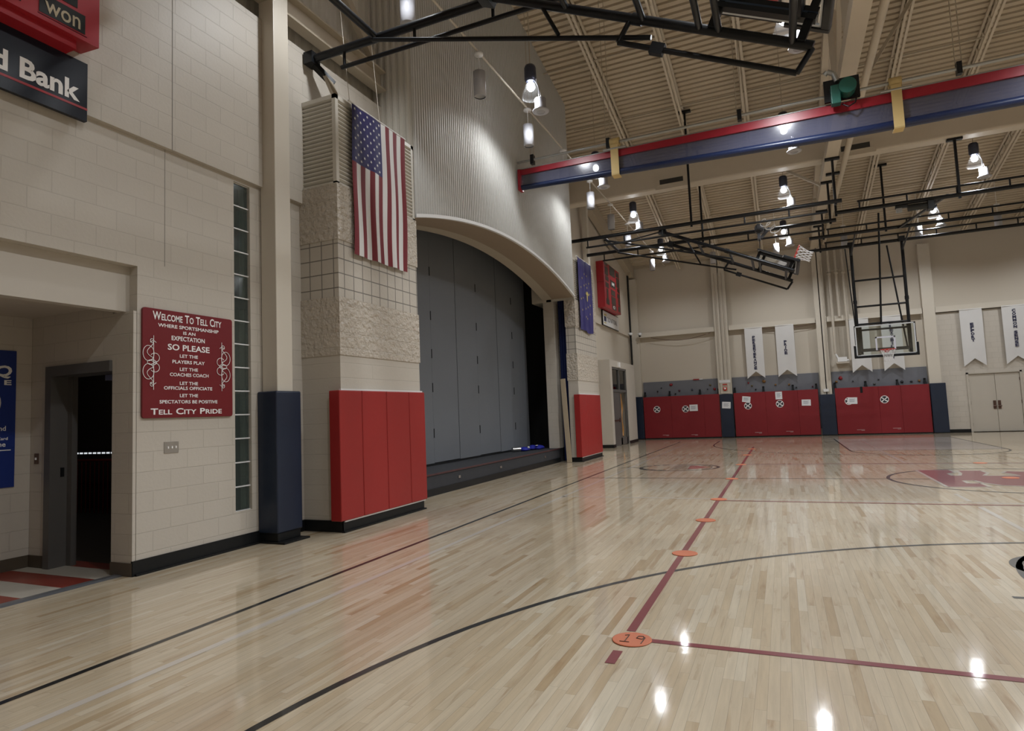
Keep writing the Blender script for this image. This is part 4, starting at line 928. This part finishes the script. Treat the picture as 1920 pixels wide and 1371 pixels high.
# sketchy oval emblem near the sideline
d = MB(); ex, ey = -2.45, 15.45
def stroke(pts, wd, m=0):
    for a, b in zip(pts[:-1], pts[1:]):
        a, b = Vector((*a, .002)), Vector((*b, .002)); t = (b - a)
        if t.length < 1e-5: continue
        t.normalize(); nn = Vector((-t.y, t.x, 0)) * (wd / 2); d.add([a + nn, a - nn, b - nn, b + nn], [(0, 1, 2, 3)], m)
stroke([(ex + .95 * math.cos(t), ey + .78 * math.sin(t)) for t in [math.radians(a) for a in range(-150, 100, 8)]], .07)
stroke([(ex + .8 * math.cos(t), ey + .62 * math.sin(t)) for t in [math.radians(a) for a in range(-40, 60, 8)]], .03)
for k in range(9):
    a0 = 110 + k * 17; stroke([(ex + (.9 - .08 * (i % 2)) * math.cos(math.radians(a0 + i * 4)), ey + (.75 - .1 * (i % 2)) * math.sin(math.radians(a0 + i * 4))) for i in range(4)], .05)
for k in range(8):
    yy = ey - .5 + k * .14; stroke([(ex - .1 + .05 * math.sin(k * 2), yy), (ex + .1, yy + .06), (ex + .3 + .08 * math.cos(k), yy + .02)], .035)
stroke([(ex - 1.35, ey - .1), (ex - 1.1, ey + .12), (ex - .95, ey - .05), (ex - .8, ey - .3)], .05)
d.poly([(ex + .72 * math.cos(t) * (.75 if k % 2 else 1) + .05, ey + .5 * math.sin(t), .0017) for k, t in enumerate([math.radians(a) for a in range(-70, 75, 12)])], 1)
d.build('court_emblem', [M['line_black'], net_mat('pale_red_print', (.35, .05, .06, 1), .6)], floor)
arc_mesh(2.2, 6.6, .48, 0, 360, .09, 'line_black'); line_mesh([((1.41, 5.6), (2.3, 5.62))], 'line_black', .05)
# orange poly spots
SP = [(-.98, 4.0, 'orange floor spot marked 19 at the corner of the red lines'), (-1.0, 6.45, 'orange floor spot on the red line just past the black arc'), (-1.01, 8.35, 'orange floor spot on the red line between the black arc and the white cross line'), (-1.02, 10.22, 'orange floor spot where the red line meets the white cross line'), (-1.03, 13.05, 'orange floor spot where the red line meets the half-court line'), (-1.04, 16.1, 'orange floor spot on the red line beyond the half-court line'), (-1.04, 19.1, 'orange floor spot on the red line, second beyond the half-court line'), (-1.04, 21.6, 'orange floor spot on the red line, last before the far wall'), (3.75, 16.2, 'orange floor spot beyond the centre circle'), (3.5, 13.35, 'orange floor spot on the maroon centre logo')]
for i, (a, b, lab) in enumerate(SP):
    s = thing('floor_spot', lab, 'floor spot', (a, b, .003), 'orange floor spots')
    d = MB(); d.lathe((a, b, .003), [(.124, 0), (.124, .003), (.12, .004)], 32); d.build('disc', M['disc'], s)
    if i == 0:
        d = MB(); z = .0078
        for pts in ([(-.055, .05), (-.03, .065), (-.035, -.06)], [(-.065, -.06), (-.005, -.058)], [(.075, .03), (.06, .06), (.03, .055), (.025, .02), (.06, .01), (.075, .04), (.07, -.065)]):
            for p_, q_ in zip(pts[:-1], pts[1:]):
                d.bar((a + p_[0], b + p_[1], z), (a + q_[0], b + q_[1], z), .0035, 5)
        d.build('handwritten_number', M['hardware'], s)

# ------------------------------------------------------------------ roof steel
def joist(x, y0, y1):
    d = MB(); dep = .42; n = int(abs(y1 - y0) / .55)
    P = lambda t: (y0 + (y1 - y0) * t)
    for sx in (-.05, .05):
        d.beam((x + sx, y0, zroof(y0) - .04), (x + sx, y1, zroof(y1) - .04), .055, .05); d.beam((x + sx, y0, zroof(y0) - dep), (x + sx, y1, zroof(y1) - dep), .055, .05)
    for i in range(n):
        a, b = P(i / n), P((i + 1) / n); m_ = (a + b) / 2
        d.beam((x, a, zroof(a) - .04), (x, m_, zroof(m_) - dep), .02, .02); d.beam((x, m_, zroof(m_) - dep), (x, b, zroof(b) - .04), .02, .02)
    struct(d.build('roof_joist', M['joist']))
for x in (-4.0, -2.2, -.42, 3.25, 5.1, 6.9, 8.7, 10.5):
    joist(x, YC, YF - .1)
    joist(x, YC, YN + .1)
W = MB()
for y in (15.2, 17.8, 21.4, 24.6, 27.2, 11.0, 8.0, 5.0):
    W.bar((-5.3, y, zroof(y) - .40), (XR - .2, y, zroof(y) - .40), .018, 6)
struct(W.build('roof_bridging', M['tan']))
# main truss over the middle of the hall
W = MB(); TX = 1.65; zc = 7.98
W.box(TX - .15, YN, zc, TX + .15, YF - .05, zc + .3)
for sg in (1, -1):
    y1 = YF - .1 if sg > 0 else YN + .1
    W.beam((TX, YC, zroof(YC) - .2), (TX, y1, zroof(y1) - .15), .28, .25)
for i, y in enumerate([0, 2.6, 5.2, 7.8, 10.5, 13.15, 15.8, 18.4, 21.0, 23.7, 26.4]):
    W.beam((TX, y, zc + .3), (TX, y, zroof(y) - .2), .16, .16)
    y2 = y + 2.6 * (-1 if y > YC else 1)
    if y != YC: W.beam((TX, y, zc + .3), (TX, y2, zroof(y2) - .25), .09, .09)
struct(W.build('roof_truss', M['joist']))
W = MB(); W.beam((-.4, 21.0, zroof(21) - .4), (1.55, 21.0, zc + .05), .07, .07); W.beam((3.3, 15.8, zroof(15.8) - .4), (1.75, 15.8, zc + .05), .07, .07); struct(W.build('roof_brace', M['tan']))
d = MB(); d.bar((2.03, YN + .1, 8.12), (2.03, YF - .1, 8.12), .075, 12); tag(d.build('sprinkler_pipe', M['joist']), 'long tan sprinkler pipe running beside the middle roof truss', 'pipe')
# duct with grilles
du = thing('air_duct', 'large tan air duct crossing the hall under the roof beyond the divider curtain', 'duct', (3, 19.8, 8.3))
d = MB(); d.box(-6.3, 19.6, 8.36, XR - .1, 20.05, 9.2); d.build('duct_body', M['joist'], du, bevel=.06)
for xx in (-2.75, 2.35, 7.4):
    d = MB(); d.box(xx - .5, 19.585, 8.33, xx + .5, 19.6, 8.72); d.box(xx - .44, 19.575, 8.63, xx + .44, 19.585, 8.67); d.box(xx - .44, 19.575, 8.45, xx + .44, 19.585, 8.48); d.build('grille_frame', M['joist'], du)
    d = MB(); d.box(xx - .36, 19.57, 8.48, xx + .36, 19.584, 8.63); d.build('grille', mat('dark_grille', (.03, .028, .025, 1), .5), du)

# ------------------------------------------------------------------ divider curtain
cu = thing('divider_curtain', 'rolled up divider curtain in red, grey mesh and blue across the hall', 'curtain', (3, YC, 6.4))
def zb(x): return 6.42 + (.22 * max(0, (1.5 - x) / 6.75) if x < 1.5 else 0)
xs = [-5.25 + i * (XR - .3 + 5.25) / 30 for i in range(31)]
def band(f0, f1, yo, mname, name):
    d = MB(); k = len(xs)
    P = [(x, YC - yo, f0(x)) for x in xs] + [(x, YC - yo, f1(x)) for x in xs] + [(x, YC + yo, f0(x)) for x in xs] + [(x, YC + yo, f1(x)) for x in xs]
    F = [(i, i + 1, k + i + 1, k + i) for i in range(k - 1)] + [(2 * k + i, 3 * k + i, 3 * k + i + 1, 2 * k + i + 1) for i in range(k - 1)] + [(k + i, k + i + 1, 3 * k + i + 1, 3 * k + i) for i in range(k - 1)] + [(i, 2 * k + i, 2 * k + i + 1, i + 1) for i in range(k - 1)]
    d.add(P, F); return d.build(name, M[mname], cu)
ztop = lambda x: 7.11
zr = lambda x: 7.11 - .25 * (7.11 - zb(x))
band(zr, ztop, .04, 'cur_red', 'top_band')
band(lambda x: zb(x) + (7.11 - zb(x)) * .23, zr, .006, 'mesh_grey', 'mesh_panel')
d = MB(); k = len(xs); n = 12; P = []
for x in xs:
    z0 = zb(x); h = (7.11 - z0) * .24
    for i in range(n):
        t = 2 * PI * i / n; P.append((x, YC + .09 * math.cos(t), z0 + h / 2 + (h / 2) * math.sin(t)))
d.add(P, [(j * n + i, j * n + (i + 1) % n, (j + 1) * n + (i + 1) % n, (j + 1) * n + i) for j in range(k - 1) for i in range(n)], 0, True); d.build('bottom_roll', M['cur_blue'], cu)
d = MB(); d.box(-5.30, YC - .1, 6.62, -5.235, YC + .1, 7.11); d.build('end_hem', M['cur_red'], cu)
for xx in (-3.0, 2.3, 7.6):
    d = MB(); a = .085; d.box(xx - a, YC - .115, zb(xx) - .02, xx + a, YC - .1, 7.22); d.box(xx - a, YC - .115, zb(xx) - .03, xx + a, YC + .11, zb(xx) - .015); d.lathe((xx - a * 1.2, YC - .02, 7.29), [(.045, 0), (.1, 0), (.1, a * 2.4), (.045, a * 2.4), (.045, 0)], 16, axis='x', cap=False); d.build('lifting_strap', M['webbing'], cu)
    d = MB(); d.bar((xx - .25, YC - .1, 7.13), (xx + .25, YC - .1, 7.13), .025, 8); d.build('strap_bar', M['galv'], cu)
cp = thing('curtain_pipe', 'galvanised pipe line carrying the divider curtain, hung on thin cables', 'pipe', (3, YC, 7.3))
d = MB(); d.bar((-5.33, YC, 7.31), (XR - .1, YC, 7.31), .03, 10); d.build('drive_pipe', M['galv'], cp)
d = MB(); d.bar((-5.33, YC + .0, 7.135), (XR - .1, YC + .0, 7.135), .016, 8); d.build('batten', M['galv'], cp)
for xx in (-4.95, -3.15, -.42, 3.3, 6.9):
    d = MB(); d.box(xx - .04, YC - .06, 7.2, xx + .04, YC + .06, 7.42); d.build('pipe_hanger', M['black'], cp)
    d = MB(); d.bar((xx - .05, YC, 7.4), (xx - .05, YC, 11.0), .008, 6); d.bar((xx + .05, YC, 7.4), (xx + .05, YC, 11.0), .008, 6); d.build('hanger_cable', M['tan'], cp)
mo = thing('curtain_motor', 'green and black hoist motor on the curtain pipe beside the roof truss', 'motor', (1.45, YC, 7.0))
d = MB(); d.box(1.12, YC - .13, 7.14, 1.72, YC - .06, 7.56); d.build('mount_plate', M['black'], mo)
d = MB(); d.bar((1.5, YC - .36, 7.3), (1.5, YC - .13, 7.3), .15, 18); d.box(1.22, YC - .3, 7.02, 1.38, YC - .13, 7.38); d.build('motor_body', M['motor_green'], mo, bevel=.01)
d = MB(); d.tube([(1.35, YC - .16, 7.5), (1.3, YC - .16, 7.66), (1.2, YC - .16, 7.72), (1.15, YC - .14, 7.68)], .05, 8); d.build('limit_switch', M['galv'], mo)
d = MB(); d.tube([(1.4, YC - .2, 7.02), (1.5, YC - .24, 6.93), (1.62, YC - .2, 7.0), (1.66, YC - .15, 7.16)], .012, 6); d.build('cable', M['black'], mo)

# ------------------------------------------------------------------ basketball hoists
def support_pipe(y, z, x0, x1, sub, label, hang=(), bracket=False):
    p = thing('support_pipe', label, 'pipe', ((x0 + x1) / 2, y, z), 'black pipes carrying the basketball hoists')
    d = MB(); d.bar((x0, y, z), (x1, y, z), .057, 14); d.build('main_pipe', M['black'], p)
    d = MB(); d.bar((x0 + .55, y, z + sub), (x1 - .35, y, z + sub), .03, 10); d.build('truss_pipe', M['black'], p)
    st = []; x = x0 + .6
    while x < x1 - .3: st.append(x); x += 1.15
    for x in st:
        d = MB(); d.bar((x, y, z), (x, y, z + sub), .022, 8); d.build('stub', M['black'], p)
    for x in hang:
        zt = zc if abs(x - TX) < .2 else 8.355 if 19.55 < y < 20.1 else zroof(y) - .1
        d = MB(); d.box(x - .03, y - .03, z - .1, x + .03, y + .03, zt); d.box(x - .18, y - .06, zt - .06, x + .18, y + .06, zt); d.build('hanger', M['black'], p)
    if bracket:
        d = MB(); d.box(x0 - .05, y - .09, z - .09, x0 + .1, y + .09, z + .08); d.beam((x0 + .03, y, z - .05), (x0 + .2, y + .25, z - .3), .12, .06); d.build('end_bracket', M['black'], p)
        d = MB(); d.beam((x0 + .15, y + .16, z - .2), (x0 + .38, y + .12, 5.97), .1, .05); d.build('strut', M['tan'], p)
DZ, DY = -.13, -13.65
support_pipe(18.5, 6.78, -5.85, 1.8, -.26, 'black pipe beam beyond the divider curtain, starting at the stage fascia', hang=(-2.1, TX))
support_pipe(20.45, 6.78, -5.85, 1.8, -.26, 'black pipe beam beyond the divider curtain, starting beside the blue state flag', hang=(-2.0, TX))
support_pipe(20.45 + DY, 6.78 + DZ, -5.9, 2.2, -.26, 'black pipe beam above the striped flag with a bracketed end', hang=(TX,), bracket=True)
support_pipe(18.5 + DY, 6.78 + DZ, -5.9, 2.2, -.26, 'black pipe beam nearest the camera over the near hoist', hang=(TX,))
support_pipe(19.75, 6.8, 1.75, XR - .1, .24, 'black pipe beam continuing past the roof truss above the lowered basket', hang=(TX + .1, 4.7))
support_pipe(23.52, 7.05, 1.2, XR - .1, .24, 'black pipe beam in front of the lowered basket mast', hang=(TX, 3.5))
support_pipe(25.52, 7.05, 1.25, XR - .1, .24, 'black pipe beam at the top of the lowered basket mast', hang=(TX,))

def hoist(O, Uv, Dv, Nv, L, label, braces, extra_rod):
    O, Uv, Dv, Nv = Vector(O), Vector(Uv).normalized(), Vector(Dv).normalized(), Vector(Nv).normalized()
    T4 = Matrix(((Uv.x, Dv.x, Nv.x, O.x), (Uv.y, Dv.y, Nv.y, O.y), (Uv.z, Dv.z, Nv.z, O.z), (0, 0, 0, 1)))
    h = thing('basketball_hoist', label, 'basketball hoop', O, 'ceiling-hung basketball hoists'); B = M['black']
    for u in (-.8, .8):
        d = MB(T4); d.bar((u, 0, 0), (u, L, 0), .052, 12); d.bar((u, L * .5, 0), (u, L * .53, 0), .066, 12); d.build('mast_tube', B, h)
    for q in (L - 2.75, L - 1.8, L - 1.16, L - .95, L - .2):
        d = MB(T4); d.bar((-.8, q, 0), (.8, q, 0), .036, 10); d.build('cross_rail', B, h)
    for u in (-.8, .8): d = MB(T4); d.box(u - .09, -.09, -.09, u + .09, .09, .09); d.build('hinge_clamp', B, h)
    for a, b, r_ in braces:
        d = MB(T4); d.bar(a, b, r_, 10); d.build('brace', B, h)
    if extra_rod:
        d = MB(T4); d.bar((.8, 1.9, -.02), (.8, 1.86, -.28), .03); d.bar((.8, 1.86, -.28), (.8, L - .05, -.28), .03); d.bar((.8, L - .05, -.28), (.8, L, -.02), .03); d.box(.76, 2.25, -.34, .84, 2.4, -.22); d.build('lock_rod', B, h)
    nb = .26
    d = MB(T4)
    for u in (-.74, .74):
        for q in (L - 1.02, L - .12): d.box(u - .03, q - .04, 0, u + .03, q + .04, nb)
        d.box(u - .05, L - 1.05, nb - .06, u + .05, L - .06, nb - .01)
    d.box(-.74, L - .26, nb - .06, .74, L - .20, nb - .01); d.build('backboard_carrier', B, h)
    g = MB(T4); g.box(-.91, L - 1.07, nb, .91, L, nb + .015); bb = g.build('backboard', M['backboard'], h)
    g = MB(T4); t = .035
    g.box(-.915, L - 1.075, nb - .012, -.915 + t, L, nb + .022); g.box(.915 - t, L - 1.075, nb - .012, .915, L, nb + .022); g.box(-.915, L - 1.075, nb - .012, .915, L - 1.075 + t, nb + .022); g.box(-.915, L - t, nb - .012, .915, L, nb + .022); g.build('board_frame', M['frame_grey'], bb)
    g = MB(T4); t = .018
    g.box(-.925, L - 1.09, nb - .015, .925, L - 1.075, nb + .024); g.box(-.935, L - 1.09, nb - .015, -.915, L - .4, nb + .024); g.box(.915, L - 1.09, nb - .015, .935, L - .4, nb + .024); g.build('board_edge', B, bb)
    g = MB(T4); t = .05
    for u0, u1, q0, q1 in ((-.305, -.255, L - .65, L - .18), (.255, .305, L - .65, L - .18), (-.305, .305, L - .65, L - .60)): g.box(u0, q0, nb + .015, u1, q1, nb + .019)
    g.build('target_square', M['target'], bb)
    g = MB(T4); g.box(-.915, L - .015, nb - .03, .915, L + .07, nb + .05); g.box(-.985, L - .38, nb - .03, -.915, L + .07, nb + .05); g.box(.915, L - .38, nb - .03, .985, L + .07, nb + .05); g.build('edge_pad', B, bb, bevel=.012)
    rc = nb + .015 + .15 + .2286; rd = L - .16
    g = MB(T4); ring = [(.2286 * math.cos(t), rd, rc + .2286 * math.sin(t)) for t in [2 * PI * i / 24 for i in range(25)]]
    g.tube(ring, .011, 8); g.box(-.07, rd - .05, nb + .015, .07, rd + .08, nb + .03); g.box(-.06, rd - .01, nb + .015, .06, rd + .012, rc - .2); g.bar((-.05, rd + .07, nb + .03), (-.1, rd, rc - .17), .008); g.bar((.05, rd + .07, nb + .03), (.1, rd, rc - .17), .008); rm = g.build('rim', M['rim'], h)
    g = MB(T4); lev = [(.222, .01), (.19, .1), (.155, .2), (.135, .3), (.15, .42)]; k = 12
    for j in range(4):
        for i in range(k):
            t0 = 2 * PI * (i + .5 * (j % 2)) / k
            for sg in (.5, -.5):
                t1 = t0 + sg * 2 * PI / k; (r0, h0), (r1, h1) = lev[j], lev[j + 1]
                g.bar((r0 * math.cos(t0), rd + h0, rc + r0 * math.sin(t0)), (r1 * math.cos(t1), rd + h1, rc + r1 * math.sin(t1)), .005, 5)
    g.build('net', M['net'], rm)
    return h
# folded hoist beyond the curtain: mast swung up towards the middle of the hall
ang = math.radians(25.0); ca, sa = math.cos(ang), math.sin(ang)
Of = Vector((-2.98, 19.47, 6.70))
def loc(X, Y, Z):   # world point -> local (u, d, n) of the folded hoist
    v = Vector((X, Y, Z)) - Of
    return (v.y, v.x * ca - v.z * sa, v.x * sa + v.z * ca)
brs = [(loc(-4.75, 18.6, 6.7), loc(-1.05, 18.66, 5.62), .028), (loc(-4.75, 20.35, 6.7), loc(-1.05, 20.28, 5.62), .028), (loc(-4.75, 18.57, 6.78), loc(-4.75, 20.38, 6.78), .05), (loc(-4.2, 18.6, 6.55), loc(-2.95, 18.65, 6.72), .02), (loc(-2.1, 18.67, 5.95), loc(-2.3, 18.67, 6.38), .024), (loc(-2.1, 20.27, 5.95), loc(-2.3, 20.27, 6.38), .024)]
hz = hoist(Of, (0, 1, 0), (ca, 0, -sa), (sa, 0, ca), 3.85, 'black basketball hoist folded up under the roof beyond the divider curtain', brs, True)
copy_tree(hz, (0, DY, DZ), 'black basketball hoist folded up overhead, nearest the camera')
# lowered hoist in front of the far wall
hoist((3.42, 25.3745, 7.05), (1, 0, 0), (0, 0, -1), (0, -1, 0), 4.08, 'black basketball hoist lowered for play in front of the far wall',
      [((.12, -.95, .35), (-.05, 2.98, .03), .032), ((.35, .15, -.1), (.72, 3.9, -.12), .028), ((-1.0, .15, .2), (-.83, 3.8, .1), .02), ((-.8, -.05, 1.77), (-.8, .4, 0), .025), ((.8, -.05, 1.77), (.8, .4, 0), .025)], False)
wi = thing('hoist_winch', 'grey winch with a looped white cable hanging on the folded hoist pipes', 'winch', (-.25, 19.4, 6.3))
d = MB(); d.bar((-.3, 19.3, 6.56), (-.3, 19.55, 6.56), .13, 18); d.box(-.36, 19.25, 6.25, -.28, 19.6, 6.68); d.beam((-.26, 19.4, 6.3), (-.02, 19.4, 6.55), .08, .08); d.build('winch_body', mat('winch_grey', (.05, .05, .055, 1), .35, metal=.3), wi)
d = MB(); d.tube([(-.22 + .10 * math.cos(t * .5) * (1 + .2 * math.sin(t)) + t * .01, 19.2, 6.72 + .08 * math.sin(t * .5 + .4) - t * .009) for t in range(0, 40)], .013, 6); d.build('cable', M['net'], wi)
d = MB(); d.bar((-.32, 19.4, 6.25), (-.32, 19.4, 5.95), .012, 6); d.build('drop_cable', M['black'], wi)

wi = thing('hoist_winch', 'dark winch mounted under the pipe beam above the lowered basket', 'winch', (3.5, 19.75, 6.6))
d = MB(); d.box(3.2, 19.7, 6.66, 3.5, 19.8, 6.73); d.bar((3.5, 19.75, 6.64), (3.95, 19.75, 6.64), .095, 14); d.box(3.95, 19.62, 6.5, 4.1, 19.88, 6.735); d.build('winch_body', mat('winch_dark', (.02, .022, .022, 1), .4, metal=.3), wi)
d = MB(); d.box(3.22, 19.7, 6.55, 3.36, 19.8, 6.66); d.build('gear_box', M['galv'], wi)
d = MB(); d.beam((3.85, 23.44, 7.0), (4.45, 19.83, 6.86), .06, .06); tag(d.build('pipe_brace', M['black']), 'black diagonal brace joining two pipe beams above the lowered basket', 'brace')
# ------------------------------------------------------------------ lamps
def photometry(ld):
    # wide 'batwing' distribution of a high-bay reflector: more light at high angles than straight down
    ld.use_nodes = True; nt = ld.node_tree; em = nt.nodes['Emission']
    tc = N(nt, 'ShaderNodeTexCoord'); sp = N(nt, 'ShaderNodeSeparateXYZ'); nt.links.new(tc.outputs['Normal'], sp.inputs[0])
    c = math_n(nt, 'ABSOLUTE', sp.outputs[2]); v = math_n(nt, 'ADD', math_n(nt, 'MULTIPLY', math_n(nt, 'SUBTRACT', 1.0, c), 0.6), .72)
    nt.links.new(v, em.inputs['Strength'])
def high_bay(x, y, label, power):
    L = thing('high_bay_lamp', label, 'lamp', (x, y, LAMP_Z - .6), 'high-bay lamps'); z = LAMP_Z
    d = MB(); d.lathe((x, y, z + .10), [(.02, .34), (.1, .33), (.12, .28), (.12, .04), (.09, 0)], 18); d.build('ballast_housing', M['lampbody'], L)
    d = MB(); d.bar((x, y, z + .4), (x, y, zroof(y) - .02), .008, 6); d.build('suspension', M['tan'], L)
    d = MB(); d.lathe((x, y, z), [(.07, .09), (.11, .02), (.17, -.14), (.19, -.24)], 20, cap=False); d.build('reflector', M['acrylic'], L)
    d = MB(); d.lathe((x, y, z), [(.0, .09), (.05, .08), (.08, .03), (.08, -.04), (.05, -.08), (0, -.09)], 16, cap=False); d.build('bulb', M['bulb'], L)
    d = MB(); ox = .19
    d.lathe((x + ox, y, z - .58), [(.0, .0), (.15, .0), (.165, .012), (.165, .03), (.115, .07), (.115, .27), (0, .275)], 20, cap=False); dr = d.build('quartz_drum', M['lampwhite'], L)
    d = MB(); d.lathe((x + ox, y, z - .585), [(.0, 0), (.085, 0), (.09, .004)], 16, cap=False); d.build('drum_lens', M['lens'], dr)
    d = MB(); d.tube([(x + ox - .03, y, z - .31), (x + ox - .03, y, z - .05), (x + .08, y, z + .12)], .008, 6); d.bar((x + ox + .03, y, z - .31), (x + .1, y, z + .18), .008, 6); d.build('drum_bracket', M['lampwhite'], L)
    ld = bpy.data.lights.new('lamp_light', 'SPOT'); ld.energy = LAMP_W * power; ld.color = LAMP_COL; ld.spot_size = math.radians(152); ld.spot_blend = .6; ld.shadow_soft_size = .13; photometry(ld)
    lo = bpy.data.objects.new('lamp_light', ld); COL.objects.link(lo); lo.parent = L; lo.location = (0, 0, .6 - .2)
rown = ['in the row along the stage wall', 'beside the middle roof truss', 'in the row above the lowered basket', 'in the outermost row']
for i, x in enumerate(LAMP_X):
    for j, y in enumerate(LAMP_Y):
        if i == 0 and j == 0: continue
        high_bay(x, y, 'lit high-bay lamp %s, %s from the far wall' % (rown[i], ORD[len(LAMP_Y) - 1 - j]), (.46, 1, 1, 1)[i])
def can(x, y, label, group, stem):
    c = thing('cylinder_downlight', label, 'lamp', (x, y, 7.15), group)
    d = MB(); d.lathe((x, y, 7.16), [(.1, 0), (.112, .0), (.112, .46), (.0, .47)], 22, cap=False); d.build('cylinder', M['lampwhite'], c)
    d = MB(); d.lathe((x, y, 7.18), [(.0, .02), (.07, .02), (.1, 0)], 18, cap=False); d.build('lens', M['lens'], c)
    d = MB(); d.bar((x, y, 7.62), (x, y, stem - (.022 if stem == 8 else 0)), .008, 6); d.lathe((x, y, 7.94), [(.0, 0), (.085, 0), (.085, .03), (.0, .035)], 18, cap=False); d.build('stem', M['white'], c)
side = [25.85, 21.45, 19.1, 16.8, 14.45, 12.1, 9.75, 7.4]
for i, y in enumerate(side): can(-4.62, y, 'white cylinder downlight in the row along the stage wall, %s from the far wall' % ORD[i], 'cylinder downlights along the stage wall', 8.0)
for i, x in enumerate([-2.2, .15, 2.5, 4.87, 7.2, 9.55]): can(x, 26.0, 'white cylinder downlight in the row along the far wall, %s from the stage wall' % ORD[i + 1], 'cylinder downlights along the far wall', zroof(26) - .02)
d = MB(); d.bar((-4.62, 2.0, 8.0), (-4.62, YF - .1, 8.0), .02, 8); tag(d.build('lighting_conduit', M['conduit']), 'thin cream conduit carrying the downlights along the stage wall', 'conduit')
